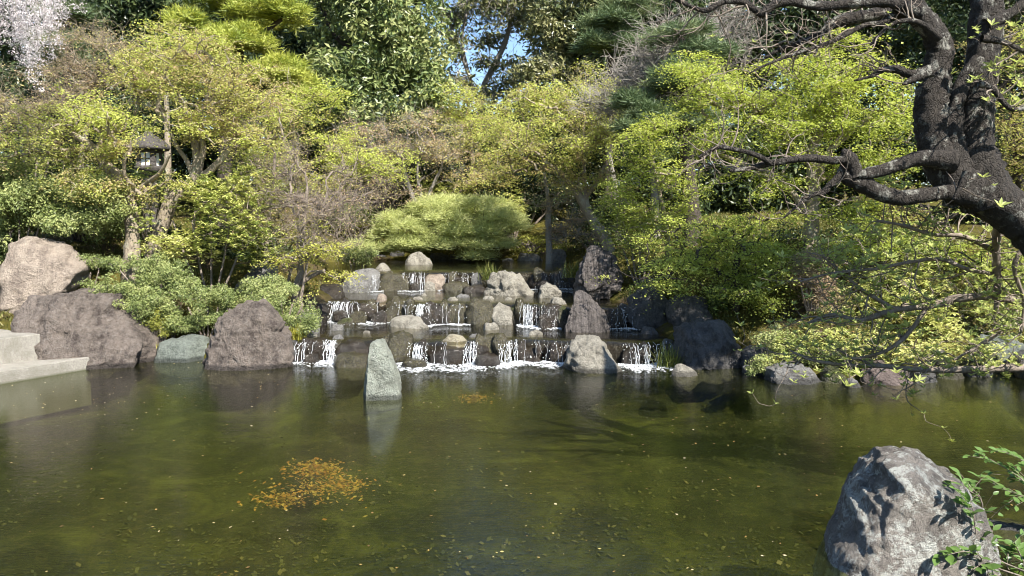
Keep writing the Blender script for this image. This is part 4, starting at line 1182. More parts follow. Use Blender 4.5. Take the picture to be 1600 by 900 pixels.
# ---------------------------------------------------------------- centre maples
plant('maple_tree', 'pinkish budding maple with several thin stems behind the spreading pine', 'tree',
      [(23.5, [(655, 350, 5), (648, 318, 4), (638, 290, 4), (628, 255, 3)]), (23.5, [(655, 350, 4), (658, 310, 3), (652, 270, 2), (660, 230, 2)]), (23.5, [(657, 345, 3), (672, 300, 3), (690, 262, 2)])],
      [(640, 215, 85, 42, 23.5, 1.6, 150, .35), (580, 225, 60, 40, 23, 1.4, 80, .3), (700, 245, 50, 40, 23.5, 1.3, 80, .35), (600, 290, 60, 24, 22.8, 1.0, 60, .3)],
      L_RUST, B_GREY, size=0.075, per=52, spray=0.45, group=GT, tw=4)
plant('maple_tree', 'yellow green maple in the centre below the sky gap', 'tree',
      [(25, [(742, 330, 5), (740, 270, 4), (735, 210, 3)])],
      [(730, 165, 55, 35, 25, 1.6, 100, .65), (770, 205, 70, 40, 24.5, 1.6, 120, .6), (700, 200, 50, 30, 25, 1.4, 70, .55), (755, 270, 60, 26, 23.5, 1.2, 60, .35)],
      L_MAPLE, B_MAPLE, size=0.085, per=55, spray=0.48, group=GT)
plant('maple_tree', 'wide maple leaning left over the right end of the top basin, yellow and rust leaves', 'tree',
      [(19.0, [(950, 384, 10), (938, 362, 9), (922, 338, 8), (910, 315, 7), (895, 292, 5), (878, 272, 4), (850, 252, 3)]), (19.0, [(910, 315, 5), (922, 296, 5), (934, 285, 4), (945, 258, 3)]), (19.0, [(922, 338, 4), (913, 290, 3), (912, 250, 3), (905, 215, 2)])],
      [(860, 200, 95, 55, 19, 1.5, 190, .6), (800, 240, 50, 35, 19, 1.1, 60, .5), (930, 215, 60, 55, 19, 1.2, 110, .4), (880, 150, 60, 26, 19.5, 1.0, 60, .6), (910, 270, 60, 24, 18.5, .9, 60, .35), (820, 165, 40, 30, 19.5, .9, 50, .6)],
      L_MAPLE, B_MAPLE, size=0.07, per=58, spray=0.38, group=GT)
plant('maple_tree', 'rust red budding bush maple beside the top basin right of the pine', 'tree',
      [(20.5, [(858, 385, 5), (857, 350, 5), (856, 310, 3), (850, 270, 2)])],
      [(885, 345, 32, 22, 20.2, .8, 50, .05), (870, 310, 40, 26, 20.5, .8, 40, .3), (900, 372, 40, 14, 19.8, .6, 36, .05)],
      L_RUST, B_GREY, size=0.06, per=42, spray=0.34, group=GT, tw=5)
# ---------------------------------------------------------------- lime maples right
plant('maple_tree', 'pale topped maple spreading flat boughs beneath the bare grey tree', 'tree',
      [(22, [(965, 330, 5), (955, 260, 4), (940, 190, 3)])],
      [(925, 140, 60, 14, 22, 1.2, 60, .6), (890, 112, 40, 10, 22, 1.0, 34, .55), (960, 175, 50, 22, 21.5, 1.1, 60, .7), (950, 205, 40, 22, 21, 1.0, 40, .8)],
      L_MAPLE, B_GREY, size=0.075, per=52, spray=0.42, group=GT, tw=3)
plant('maple_tree', 'slender lime maple right of the leaning maple above the streaked boulders', 'tree',
      [(15.5, [(1045, 410, 5), (1040, 350, 4), (1028, 290, 3), (1015, 230, 2)])],
      [(1000, 235, 45, 45, 15.5, .9, 90, .7), (985, 300, 38, 40, 15.2, .8, 70, .6), (1035, 200, 36, 30, 15.8, .8, 50, .6), (1000, 350, 50, 30, 15, .8, 60, .55), (1060, 300, 40, 40, 15.5, .8, 50, .5)],
      L_LIME, B_MAPLE, size=0.06, per=58, spray=0.3, group=GT)
plant('maple_tree', 'big bright lime maple filling the right side behind the old cherry', 'tree',
      [(13.0, [(1262, 445, 12), (1265, 395, 12), (1268, 345, 12), (1270, 300, 11), (1270, 262, 9), (1272, 222, 7), (1302, 180, 4), (1306, 120, 3)]),
       (13.0, [(1270, 300, 7), (1290, 245, 6), (1320, 215, 4), (1352, 188, 3)]), (13.0, [(1270, 262, 6), (1238, 225, 4), (1205, 198, 3), (1175, 185, 2)]), (13.0, [(1268, 340, 6), (1222, 285, 5), (1180, 262, 4), (1120, 240, 3)]),
       (13.0, [(1270, 285, 5), (1340, 262, 4), (1400, 255, 3)])],
      [(1230, 135, 100, 45, 13, 1.3, 190, .65), (1310, 160, 90, 60, 13, 1.3, 200, .7), (1312, 80, 34, 34, 13, .7, 60, .75), (1120, 150, 60, 38, 13.2, 1.0, 100, .6), (1250, 215, 130, 32, 12.6, 1.2, 130, .55), (1130, 215, 70, 32, 13, 1.0, 80, .5), (1395, 185, 40, 70, 13, .9, 90, .5),
       (1085, 110, 34, 26, 13.5, .7, 40, .6), (1180, 285, 70, 24, 12.6, .8, 60, .4), (1360, 260, 70, 26, 12.6, .8, 60, .5), (1340, 330, 60, 22, 12.6, .7, 50, .4)],
      L_LIME, B_MAPLE, size=0.055, per=66, spray=0.29, group=GT)
plant('maple_tree', 'low lime maple with boughs hanging in tiers over the shaded cascade', 'tree',
      [(12.4, [(1150, 500, 7), (1148, 460, 6), (1150, 420, 6), (1158, 380, 4), (1170, 345, 3)]), (12.4, [(1150, 435, 4), (1110, 420, 3, 12.1), (1060, 425, 2, 11.9), (1000, 436, 2, 11.8)]), (12.4, [(1150, 450, 4), (1200, 430, 3), (1245, 425, 2)])],
      [(1010, 438, 70, 11, 11.9, .45, 46, .85), (1080, 415, 75, 13, 12.1, .6, 60, .7), (1140, 385, 90, 22, 12.2, .8, 90, .45), (1110, 355, 80, 16, 12.6, .7, 60, .55), (1200, 410, 70, 24, 12, .7, 70, .4), (1130, 445, 80, 20, 11.9, .6, 60, .35), (1210, 350, 70, 22, 12.4, .7, 60, .5), (1230, 470, 60, 24, 11.8, .5, 40, .3), (1010, 375, 50, 16, 13, .6, 30, .5)],
      L_LIME, B_DARK, size=0.05, per=60, spray=0.27, group=GT)
plant('maple_tree', 'yellow lime maple behind the old cherry trunk at the right edge', 'tree',
      [(12.5, [(1600, 430, 8), (1605, 350, 7), (1590, 260, 5), (1585, 160, 4)])],
      [(1590, 130, 50, 60, 12.5, 1.0, 100, .4), (1600, 220, 60, 50, 12.2, 1.0, 100, .35), (1585, 60, 60, 40, 12.8, 1.0, 60, .4), (1570, 300, 60, 40, 12.4, .8, 60, .35), (1420, 330, 50, 30, 12.4, .6, 50, .3)],
      L_MAPLE, B_DARK, size=0.055, per=55, spray=0.3, group=GT, tw=2)
plant('maple_tree', 'small lime green maple low on the bank at the right behind the bare twigs', 'tree',
      [(12.2, [(1400, 480, 5), (1398, 430, 4), (1395, 390, 3)])],
      [(1380, 375, 80, 26, 12.2, .8, 90, .4), (1470, 400, 70, 26, 12, .7, 70, .45), (1300, 400, 60, 22, 12, .6, 50, .4), (1560, 410, 60, 24, 12, .6, 50, .4)],
      L_LIME, B_DARK, size=0.05, per=52, spray=0.27, group=GT)
# ---------------------------------------------------------------- evergreens behind
GE = 'tall evergreens behind the garden'
plant('evergreen_tree', 'tall glossy broadleaf evergreen left of the sky gap', 'tree',
      [(27, [(600, 330, 16), (598, 220, 14), (590, 120, 12), (575, 60, 9), (560, 0, 7), (555, -80, 4)]), (27, [(595, 160, 8), (560, 90, 6), (520, 50, 4), (500, 0, 3)]), (27, [(594, 140, 8), (630, 80, 6), (650, 20, 4), (660, -60, 3)])],
      [(560, 30, 90, 60, 27, 3, 120, .55), (640, 60, 60, 70, 26.5, 2.6, 110, .65), (560, 130, 90, 50, 26, 2.6, 130, .55), (650, 150, 50, 50, 26, 2.2, 80, .6), (510, 180, 70, 40, 26, 2, 70, .35), (600, 190, 80, 40, 25.5, 2, 90, .45), (560, -60, 120, 60, 27, 3, 110, .5), (640, -50, 60, 50, 27, 2, 60, .6)],
      L_EVER, B_DARK, 'broad', size=0.17, per=75, spray=0.62, group=GE)
plant('evergreen_tree', 'slender thin crowned tree with forked pale trunk standing in the sky gap', 'tree',
      [(33, [(745, 330, 5), (752, 160, 5), (768, 110, 4.5), (788, 70, 4), (800, 20, 3), (808, -60, 2.5)]), (33, [(752, 180, 3.5), (730, 110, 3), (712, 60, 2.5), (692, 10, 2), (680, -50, 1.5)]), (33, [(735, 125, 2.5), (722, 60, 2.2), (735, 0, 2)])],
      [(735, 15, 32, 34, 33, 2, 34, .55), (800, 15, 38, 30, 33, 2, 36, .5), (770, 50, 26, 20, 33, 1.6, 14, .5), (718, 75, 18, 16, 33, 1.4, 10, .4), (760, -30, 70, 30, 33, 2.5, 50, .5), (712, 120, 26, 26, 33, 1.5, 16, .4), (792, 115, 24, 24, 33, 1.5, 12, .45), (755, 90, 16, 20, 33, 1.2, 7, .5), (770, 150, 46, 16, 33, 1.5, 22, .4), (700, 40, 20, 40, 33, 1.4, 16, .5), (850, 40, 40, 36, 33, 2, 36, .45)],
      L_EUC, B_GREY, 'broad', size=0.17, per=50, spray=0.55, group=GE, tw=7, minr=0.012)
plant('evergreen_tree', 'olive green leafy evergreen right of the sky gap', 'tree',
      [(30, [(880, 330, 12), (878, 200, 10), (872, 100, 8), (865, 20, 6), (860, -80, 4)]), (30, [(876, 160, 6), (905, 80, 5), (920, 0, 4)])],
      [(870, 60, 50, 50, 30, 2.2, 80, .55), (850, 120, 45, 30, 29.5, 1.8, 46, .65), (920, 50, 50, 60, 30, 2.2, 80, .4), (880, -20, 70, 40, 30, 2.4, 70, .5), (930, 120, 50, 40, 30, 2, 60, .35), (830, 150, 24, 14, 29, 1.2, 14, .6)],
      L_EUC, B_DARK, 'broad', size=0.17, per=70, spray=0.58, group=GE)
plant('evergreen_tree', 'dark evergreen behind the left pines at the upper left', 'tree',
      [(28, [(210, 330, 10), (212, 200, 9), (215, 60, 8), (216, -60, 6)])],
      [(180, 40, 70, 50, 28, 2.4, 110, .3), (260, 30, 60, 50, 28.5, 2.4, 90, .35), (140, 100, 80, 50, 28, 2.4, 100, .25), (230, 110, 80, 50, 28, 2.4, 100, .25), (200, -50, 110, 50, 28, 2.4, 100, .4), (180, 180, 110, 50, 27, 2, 110, .2)],
      L_DARK, B_DARK, 'broad', size=0.2, per=70, spray=0.7, group=GE)
plant('evergreen_tree', 'dark evergreen filling the gap between the pines and the glossy evergreen', 'tree',
      [(31, [(420, 330, 12), (425, 200, 10), (430, 60, 8), (430, -80, 6)])],
      [(400, 20, 90, 60, 31, 2.6, 120, .3), (480, 40, 60, 60, 31, 2.6, 90, .4), (440, 130, 100, 60, 30, 2.4, 130, .25), (400, -70, 120, 50, 31, 2.6, 90, .4), (330, 100, 80, 60, 31, 2.4, 90, .3), (520, 240, 90, 50, 29, 2, 100, .15)],
      L_DARK, B_DARK, 'broad', size=0.21, per=70, spray=0.75, group=GE)
plant('evergreen_tree', 'shadowy evergreen under and behind the centre maples', 'tree',
      [(30, [(790, 345, 10), (792, 280, 8), (795, 210, 6)])],
      [(790, 255, 90, 60, 29, 2, 130, .25), (700, 290, 90, 40, 28, 1.8, 110, .2), (880, 280, 80, 60, 28, 1.8, 120, .2), (790, 205, 60, 24, 30, 1.8, 50, .3), (610, 300, 80, 40, 28, 1.6, 100, .15), (890, 175, 60, 40, 29, 1.6, 60, .2)],
      L_DARK, B_DARK, 'broad', size=0.17, per=70, spray=0.6, group=GE)
plant('evergreen_tree', 'dark tall evergreen behind the bare grey tree at the upper right', 'tree',
      [(29, [(1010, 330, 10), (1008, 180, 9), (1000, 40, 7), (1000, -80, 5)])],
      [(985, 30, 60, 60, 29, 2.4, 100, .35), (1060, 20, 70, 60, 29, 2.4, 100, .3), (1000, 130, 80, 60, 28.5, 2.2, 110, .25), (1090, 110, 80, 60, 28.5, 2.2, 110, .3), (1030, -70, 120, 50, 29, 2.4, 90, .4), (1000, 230, 90, 50, 27, 2, 100, .2)],
      L_DARK, B_DARK, 'broad', size=0.2, per=70, spray=0.7, group=GE)
plant('evergreen_tree', 'dark evergreen behind the lime maple at the right', 'tree',
      [(24, [(1240, 360, 10), (1245, 220, 9), (1250, 80, 7), (1250, -60, 5)])],
      [(1170, 60, 70, 60, 24, 2.2, 100, .35), (1260, 20, 70, 60, 24, 2.2, 90, .4), (1340, 60, 70, 70, 24, 2.2, 100, .35), (1420, 40, 70, 70, 24, 2.2, 90, .35), (1180, 220, 110, 70, 22, 2, 130, .2), (1330, 230, 110, 70, 22, 2, 130, .2), (1150, 300, 130, 46, 22, 1.6, 150, .2), (1280, -60, 160, 50, 24, 2.4, 110, .4)],
      L_DARK, B_DARK, 'broad', size=0.17, per=70, spray=0.6, group=GE)
plant('evergreen_tree', 'dark evergreen at the right edge beyond the old cherry', 'tree',
      [(20, [(1540, 400, 10), (1545, 250, 9), (1550, 80, 7), (1550, -60, 5)])],
      [(1500, 60, 90, 80, 20, 2, 120, .3), (1600, 100, 90, 90, 20, 2, 130, .3), (1480, 220, 90, 70, 19, 1.8, 110, .2), (1600, 280, 100, 80, 18, 1.8, 130, .2), (1550, -60, 160, 60, 20, 2.2, 110, .4), (1680, 200, 90, 160, 19, 2, 120, .3)],
      L_DARK, B_DARK, 'broad', size=0.14, per=70, spray=0.5, group=GE)
plant('evergreen_tree', 'dark evergreen at the left edge behind the weeping cherry', 'tree',
      [(22, [(20, 360, 10), (22, 220, 9), (25, 60, 7), (25, -60, 5)])],
      [(40, 80, 90, 70, 22, 2.2, 120, .3), (-40, 120, 80, 120, 22, 2.2, 140, .3), (60, 190, 110, 60, 21, 2, 120, .2), (20, -50, 130, 60, 22, 2.2, 110, .35), (300, 235, 110, 60, 23, 1.6, 170, .25), (200, 215, 70, 50, 23, 1.6, 80, .25), (40, 290, 110, 60, 19, 1.8, 110, .25), (150, 260, 90, 60, 20, 1.8, 90, .2)],
      L_DARK, B_DARK, 'broad', size=0.15, per=70, spray=0.52, group=GE)
plant('evergreen_tree', 'dense off-frame evergreen added to shade the right bank, its lowest boughs at the picture edge', 'tree',  # added tree outside the frame; crown placed to throw shade on the right bank
      [(10.0, [(1760, 500, 22), (1750, 350, 20), (1735, 150, 17), (1720, -60, 12), (1710, -250, 7)])],
      [(1650, 0, 50, 40, 9.6, .6, 40, .3), (1670, -150, 95, 50, 7.6, .7, 130, .35), (1720, -140, 60, 50, 7.7, .6, 60, .35), (1690, -140, 80, 50, 8.8, .7, 110, .35), (1570, -195, 100, 44, 8.6, .8, 60, .35)],
      L_DARK, B_DARK, 'broad', size=0.09, per=60, spray=0.3, group=GE)
# ---------------------------------------------------------------- pines
GP = 'clipped pines'
plant('pine_tree', 'bright clipped pine with rounded needle pads at the upper left', 'tree',
      [(20, [(350, 340, 12), (352, 240, 11), (362, 150, 10), (372, 80, 9), (360, 20, 8), (355, -50, 6)]), (20, [(362, 150, 6), (400, 110, 5), (450, 95, 3)]), (20, [(368, 100, 6), (330, 80, 4), (290, 50, 3)]), (20, [(372, 60, 6), (410, 50, 4), (440, 30, 3)])],
      [(440, 128, 52, 40, 19.4, 1.0, 120, .65), (375, 72, 48, 34, 19.2, 1.0, 110, .65), (292, 42, 28, 26, 19.4, .7, 55, .6), (420, 28, 60, 34, 19.8, 1.2, 120, .55), (350, 10, 50, 24, 20, 1, 60, .5), (470, 150, 40, 30, 19.6, .8, 60, .4), (300, -40, 60, 30, 20, 1.2, 50, .5), (420, -50, 80, 40, 20, 1.4, 70, .5), (330, 100, 40, 26, 19.6, .8, 50, .45)],
      L_PINE, B_DARK, 'needle', size=0.2, per=75, spray=0.3, group=GP, straight=True)
plant('pine_tree', 'blue green pine beside the weeping cherry at the top left', 'tree',
      [(19, [(100, 330, 7), (102, 200, 6), (104, 90, 5), (104, -20, 4)])],
      [(110, 30, 40, 30, 19, .9, 60, .4), (90, 75, 36, 26, 18.8, .8, 46, .5), (125, -10, 50, 26, 19, .9, 40, .4), (105, 100, 34, 18, 19, .7, 30, .4)],
      L_PINED, B_DARK, 'needle', size=0.2, per=75, spray=0.32, group=GP, straight=True)
plant('pine_tree', 'dark soft pine with ridged trunk between the bare tree and the lime maple', 'tree',
      [(17, [(1083, 385, 14), (1081, 330, 13), (1075, 260, 11), (1070, 190, 9), (1072, 110, 7), (1060, 30, 5)]), (17, [(1072, 230, 5), (1040, 200, 4), (1000, 190, 3)]), (17, [(1072, 160, 5), (1110, 110, 4), (1150, 90, 2)])],
      [(1060, 135, 52, 40, 16.8, 1.0, 110, .4), (1010, 200, 44, 40, 16.6, .9, 80, .35), (985, 165, 30, 20, 17, .7, 40, .35), (1080, 200, 50, 40, 17, 1, 70, .3), (1100, 90, 46, 30, 17, .9, 60, .4), (1010, 250, 40, 40, 16.4, .8, 50, .3), (1060, 60, 50, 30, 17.2, .9, 50, .4)],
      L_PINED, B_DARK, 'needle', size=0.17, per=80, spray=0.27, group=GP, straight=True)
plant('pine_tree', 'blue green pine high behind the flat topped maple at the upper right', 'tree',
      [(24, [(950, 330, 7), (952, 200, 6), (955, 100, 5), (955, 0, 4)])],
      [(950, 40, 40, 24, 23, 1.2, 60, .45), (985, 15, 40, 20, 23, 1.2, 50, .5), (930, 75, 30, 20, 23, 1, 40, .4), (985, 75, 40, 22, 23, 1, 50, .4)],
      L_PINED, B_DARK, 'needle', size=0.22, per=75, spray=0.36, group=GP, straight=True)
plant('spreading_pine', 'wide low pine spreading its needles over the top basin', 'pine',
      [(23.4, [(745, 392, 8), (740, 372, 8), (725, 352, 7), (700, 345, 6), (660, 345, 4), (600, 360, 3)]), (23.4, [(730, 358, 5), (760, 345, 4), (800, 345, 3)])],
      [(690, 342, 60, 40, 22.6, 1.8, 330, .55), (640, 356, 52, 32, 22.3, 1.5, 220, .5), (600, 372, 36, 20, 22, 1.1, 110, .5), (750, 342, 62, 38, 22.6, 1.8, 280, .6), (790, 356, 30, 32, 22.2, 1.2, 120, .6), (680, 385, 80, 20, 21.6, 1.0, 240, .5), (760, 385, 56, 20, 21.7, 1.0, 150, .55), (745, 364, 60, 18, 21.7, .9, 130, .55), (690, 366, 60, 16, 21.5, .9, 120, .5), (735, 402, 46, 10, 21.5, .7, 80, .5), (640, 392, 50, 12, 21.6, .8, 110, .5), (570, 388, 24, 12, 21.6, .7, 40, .5)],
      L_PINEC, B_DARK, 'needle', size=0.15, per=75, spray=0.34, group=GP, straight=True, lumpy=True)
# ---------------------------------------------------------------- bare trees
plant('bare_tree', 'bare grey twiggy tree in front of the dark evergreens at the upper right', 'tree',
      [(18.5, [(1025, 390, 6), (1022, 280, 5), (1015, 200, 4), (1030, 120, 3), (1050, 60, 2)]), (18.5, [(1018, 190, 3), (990, 140, 3), (960, 110, 2)]), (18.5, [(1024, 150, 3), (1090, 90, 2), (1140, 50, 2)])],
      [(1060, 90, 80, 60, 18.2, 1.1, 130), (990, 120, 50, 40, 18.2, 1, 60), (1130, 60, 60, 50, 18.2, 1, 70), (940, 165, 50, 18, 18.4, .8, 40)],
      None, B_GREY, 'twig', per=0, spray=0.42, tw=8, minr=0.0075, group='bare trees')
plant('bare_tree', 'brownish twiggy tree with tiny new leaves right of the forked maple on the left bank', 'tree',
      [(15, [(415, 420, 4), (418, 360, 3), (425, 300, 3), (430, 240, 2)])],
      [(425, 290, 55, 60, 15, .8, 60, .3), (390, 210, 50, 40, 15, .7, 36, .4), (540, 330, 50, 50, 16, .8, 50, .3), (560, 290, 50, 40, 17, .8, 44, .35)],
      L_RUST, B_TWIG, 'maple', size=0.055, per=24, spray=0.36, tw=4, minr=0.004, group='bare trees')
# ---------------------------------------------------------------- shrubs
def shrub(label, cx, cy, rx, ry, D, mat, n=60, size=0.045, per=60, spray=0.16, style='broad', name='shrub', tint=.5, rd=None, tw=0, group='shrubs on the banks', extra=(), bark=None, sub='foliage'):
    rd = rd or rx * D / FPX * 0.8
    bl = [(cx, cy, rx, ry, D, rd, n, tint)] + [(*e, tint) if len(e) == 7 else e for e in extra]
    # stems start on the ground below the middle of the shrub
    x, _, _ = P(cx, cy, D); gz = Hs(x, D)
    v = (CAM[2] - gz) / D
    pyb = 450 + FPX * math.tan(math.atan(v) - PITCH)
    st = []
    for k in range(5):
        dx = (k - 2) * rx * 0.3
        st.append((D, [(cx + dx * 0.25, pyb + 1, 2.2), (cx + dx * 0.6, pyb * 0.6 + cy * 0.4, 1.8), (cx + dx, cy, 1.2)]))
    return plant(name, label, 'shrub', st, bl, mat, bark or B_TWIG, style, size, per, spray, group, rtip=0.0026, crown=sub, trunk='stems', sides=5, minr=0.0022, tw=tw, wob=0)
shrub('pale leaved pieris bush in tiers beneath the forked maple', 330, 345, 100, 55, 13.0, L_PIER, 190, .075, 42, .15, 'rosette', 'pieris_shrub', .55, 1.0,
      extra=[(390, 300, 60, 40, 13.4, .8, 90, .6), (270, 380, 50, 30, 12.6, .6, 60, .65), (400, 380, 50, 40, 12.9, .6, 70, .5), (330, 300, 60, 26, 13.4, .7, 60, .45)])
shrub('bright green azalea mound at the top of the mossy slope above the purple boulder', 215, 445, 62, 30, 11.9, L_AZAL, 110, .04, 70, .13, tint=.6, rd=.55, extra=[(165, 428, 50, 22, 12.4, .5, 70, .5), (245, 415, 40, 20, 12.3, .4, 50, .6), (225, 475, 40, 26, 11.6, .4, 60, .55), (270, 440, 40, 26, 12.0, .4, 50, .5)])
shrub('dark low azalea beside the tan boulder', 130, 425, 40, 24, 12.6, L_AZAL, 70, .04, 60, .13, tint=.3, rd=.5)
shrub('round azalea above the low flat green stone', 325, 480, 52, 34, 11.9, L_AZAL, 120, .04, 70, .13, tint=.5, rd=.5, extra=[(285, 500, 22, 20, 11.7, .3, 36, .6)])
shrub('green azalea behind the upright purple boulder', 440, 475, 56, 26, 11.9, L_AZAL, 110, .04, 70, .13, tint=.55, rd=.5, extra=[(470, 500, 24, 20, 11.6, .3, 30, .5), (420, 450, 40, 18, 12.2, .4, 50, .5)])
shrub('small yellow green shrub on the slope right of the purple grey boulder', 250, 505, 22, 22, 11.6, L_YEL, 30, .035, 50, .1, tint=.3, rd=.3)
shrub('brown budding low shrub on the slope beside the azalea mound', 268, 480, 22, 22, 11.9, L_RUST, 36, .03, 40, .12, tint=.4, rd=.3, tw=5)
shrub('leafy shrub at the left edge behind the tan boulder', 30, 335, 60, 40, 13.0, L_AZAL, 150, .06, 60, .19, tint=.6, rd=.9, extra=[(150, 315, 44, 34, 12.9, .5, 60, .6), (115, 350, 44, 26, 12.9, .5, 50, .6), (85, 320, 50, 34, 13.1, .6, 90, .65), (10, 285, 50, 34, 13.2, .6, 80, .7)])
shrub('dark stemmed shrub between the left edge and the pale maple trunk', 125, 310, 50, 40, 14.8, L_AZAL, 110, .06, 55, .19, tint=.45, rd=.8, bark=B_DARK, extra=[(165, 340, 30, 30, 14.5, .5, 50, .4)])
shrub('dark shrub at the left edge beside the reddish stone', 5, 395, 24, 34, 13.2, L_AZAL, 60, .05, 55, .16, tint=.25, rd=.4)
shrub('round leafy shrub under the lantern between the maple trunks', 235, 300, 50, 34, 15.2, L_PIER, 80, .07, 42, .17, 'rosette', tint=.4, rd=.7, extra=[(190, 330, 30, 24, 15.4, .5, 36, .35)])
shrub('pale flowering shrub on the slope right of the spreading pine', 800, 330, 24, 24, 23.6, L_PIER, 50, .12, 46, .26, 'rosette', tint=.65, rd=.9, extra=[(700, 300, 50, 16, 24.5, .9, 50, .6)])
shrub('yellow green shrub beside the purple stone above the top basin', 825, 385, 30, 14, 23, L_YEL, 34, .07, 44, .2, tint=.2, rd=.5, extra=[(870, 388, 16, 12, 22.4, .4, 16, .3)])
shrub('loose pale leaved shrub above the tall grey boulder', 1000, 385, 45, 35, 14.5, L_PIER, 90, .06, 40, .16, 'rosette', tint=.45, rd=.6, extra=[(960, 340, 40, 40, 15, .6, 60, .4), (1030, 350, 40, 30, 14.6, .5, 50, .4)])
shrub('shaded understory shrub on the slope behind the low lime maple', 1180, 440, 60, 50, 13.2, L_AZAL, 110, .055, 55, .18, tint=.25, rd=.6, extra=[(1120, 475, 40, 26, 12.8, .5, 50, .2), (1250, 500, 50, 30, 12.3, .5, 60, .3)])
shrub('pale leaved pieris bush spreading on the right bank behind the bare twigs', 1400, 470, 90, 45, 11.4, L_PIER, 170, .06, 42, .14, 'rosette', 'pieris_shrub', .6, .7,
      extra=[(1450, 520, 50, 36, 11.1, .5, 80, .7), (1330, 500, 50, 30, 11.3, .5, 60, .5), (1520, 470, 70, 40, 11.6, .6, 80, .5), (1400, 410, 80, 30, 11.8, .6, 70, .5)])
shrub('brownish flowering shrub right of the low lime maple trunk', 1268, 425, 34, 28, 11.6, L_RUST, 60, .035, 40, .15, tint=.3, rd=.4, tw=6, extra=[(1290, 470, 30, 30, 11.5, .4, 40, .2)])
shrub('yellow green shrub with long shoots at the water edge of the right bank', 1215, 535, 34, 24, 10.4, L_AZAL, 50, .04, 46, .12, tint=.8, rd=.35, tw=3, extra=[(1190, 570, 24, 14, 10.1, .25, 30, .8), (1255, 555, 30, 18, 10.3, .3, 30, .7)])
shrub('pale leafy trailing shrub hanging over the right waterline among the overhanging twigs', 1350, 545, 50, 26, 9.95, L_PIER, 46, .055, 40, .13, 'rosette', tint=.65, rd=.35, extra=[(1420, 558, 50, 22, 9.85, .3, 40, .6), (1290, 532, 46, 26, 10.2, .35, 36, .5), (1495, 545, 44, 24, 10.1, .35, 34, .55), (1240, 545, 40, 26, 10.1, .3, 34, .5), (1560, 560, 40, 22, 10.0, .3, 24, .5)])
shrub('dense green shrub low at the far right bank above the boulders', 1560, 520, 60, 34, 11.9, L_AZAL, 90, .05, 55, .16, tint=.5, rd=.5, extra=[(1590, 440, 50, 40, 12.5, .6, 70, .4)])
shrub('olive shrub under the twigs at the right water edge', 1310, 560, 34, 22, 10.2, L_AZAL, 50, .04, 50, .12, tint=.55, rd=.35)
shrub('dark undergrowth bush left of the spreading pine', 555, 355, 40, 34, 23.5, L_AZAL, 70, .09, 50, .25, tint=.35, rd=.9)
shrub('green shrub on the bank left of the top basin', 560, 400, 30, 14, 19.5, L_AZAL, 36, .06, 50, .18, tint=.6, rd=.5)
shrub('wide dark undergrowth shrub behind the pieris on the left slope', 330, 385, 110, 30, 15.4, L_DARK, 130, .08, 55, .24, tint=.35, rd=.7)
shrub('wide dark undergrowth shrub behind the lime maples at the right', 1330, 400, 190, 44, 14.6, L_DARK, 200, .08, 55, .24, tint=.35, rd=.8)
shrub('dark undergrowth shrub behind the tall grey boulder', 930, 345, 70, 40, 21.5, L_DARK, 110, .1, 55, .3, tint=.3, rd=.9)
shrub('dark undergrowth shrub beneath the wide leaning maple', 820, 300, 90, 36, 25.5, L_DARK, 120, .12, 55, .34, tint=.3, rd=1.0)

shrub('tall leafy light green shrub at the far left edge above the reddish stone', 40, 250, 60, 36, 15.8, L_PIER, 90, .06, 46, .17, 'rosette', tint=.5, rd=.8, extra=[(95, 330, 50, 30, 14.2, .6, 70, .5), (20, 380, 40, 24, 13.6, .5, 50, .4)])
shrub('light green leafy shrub between the leaning forked maple and the budding tree', 400, 260, 50, 36, 15.6, L_PIER, 80, .065, 44, .17, 'rosette', tint=.5, rd=.7)
# a low wood closing the view behind everything
C = []
for _ in range(4200):
    x = R.uniform(-42, 42); y = R.uniform(35, 44)
    z = Hs(x, y) + R.uniform(0, 1) ** 0.8 * (3.6 if -6 < x < 3 else 10.5 + 2 * math.sin(x * .7))
    C.append((x, y, z))
C = np.array(C)
o = link('far_woodland', crown_mesh('far_woodland', C, np.clip(R.normal(.35, .2, len(C)), 0, 1), 'broad', 0.48, 17, 1.0, np.zeros(3)), L_DARK)
tag(o, 'dense dark wood closing the view behind the garden', 'woodland', kind='stuff')

# ---------------------------------------------------------------- grass tufts
def tuft(label, px, py, D, h, spread, n, mat, name='grass_tuft', wd_=0.006, droop=0.7):
    p = P(px, py, D); base = np.array([p[0], p[1], p[2] - 0.02])
    m = 6; V = []; Q = []; T = []
    for i in range(n):
        a = R.uniform(0, 6.283); lean = R.uniform(0.1, 1.0); L = h * R.uniform(0.6, 1.15); b0 = np.array([R.normal(0, spread * .25), R.normal(0, spread * .25), 0])
        d = np.array([math.cos(a), math.sin(a), 0]); sd = np.array([-d[1], d[0], 0]) * wd_ * R.uniform(.6, 1.2); tt = R.random()
        for j in range(m):
            t = j / (m - 1)
            c = b0 + d * spread * lean * t ** 1.4 + np.array([0, 0, L * (t - droop * lean * t * t * 0.75)])
            w = sd * (1 - t) ** 0.6
            V += [c - w, c + w]; T += [tt, tt]
            if j: q = len(V) - 4; Q.append((q, q + 1, q + 3, q + 2))
    o = link(name, mesh(name, V, Q, tint=T), mat, loc=base)
    return tag(o, label, 'grass', 'grass tufts by the water')
tuft('yellow grass tuft beside the upright purple boulder at the first fall', 466, 528, 11.5, .28, .24, 130, L_YGRASS)
tuft('dark iris clump above the pale hollowed boulder', 764, 436, 16.2, .46, .36, 130, L_GRASS)
tuft('green iris clump at the right end of the top fall', 897, 432, 15.6, .42, .4, 120, L_GRASS, wd_=.008)
tuft('shaded grass clump left of the large shaded boulder on the right bank', 1045, 572, 10.75, .42, .34, 170, L_GRASS)
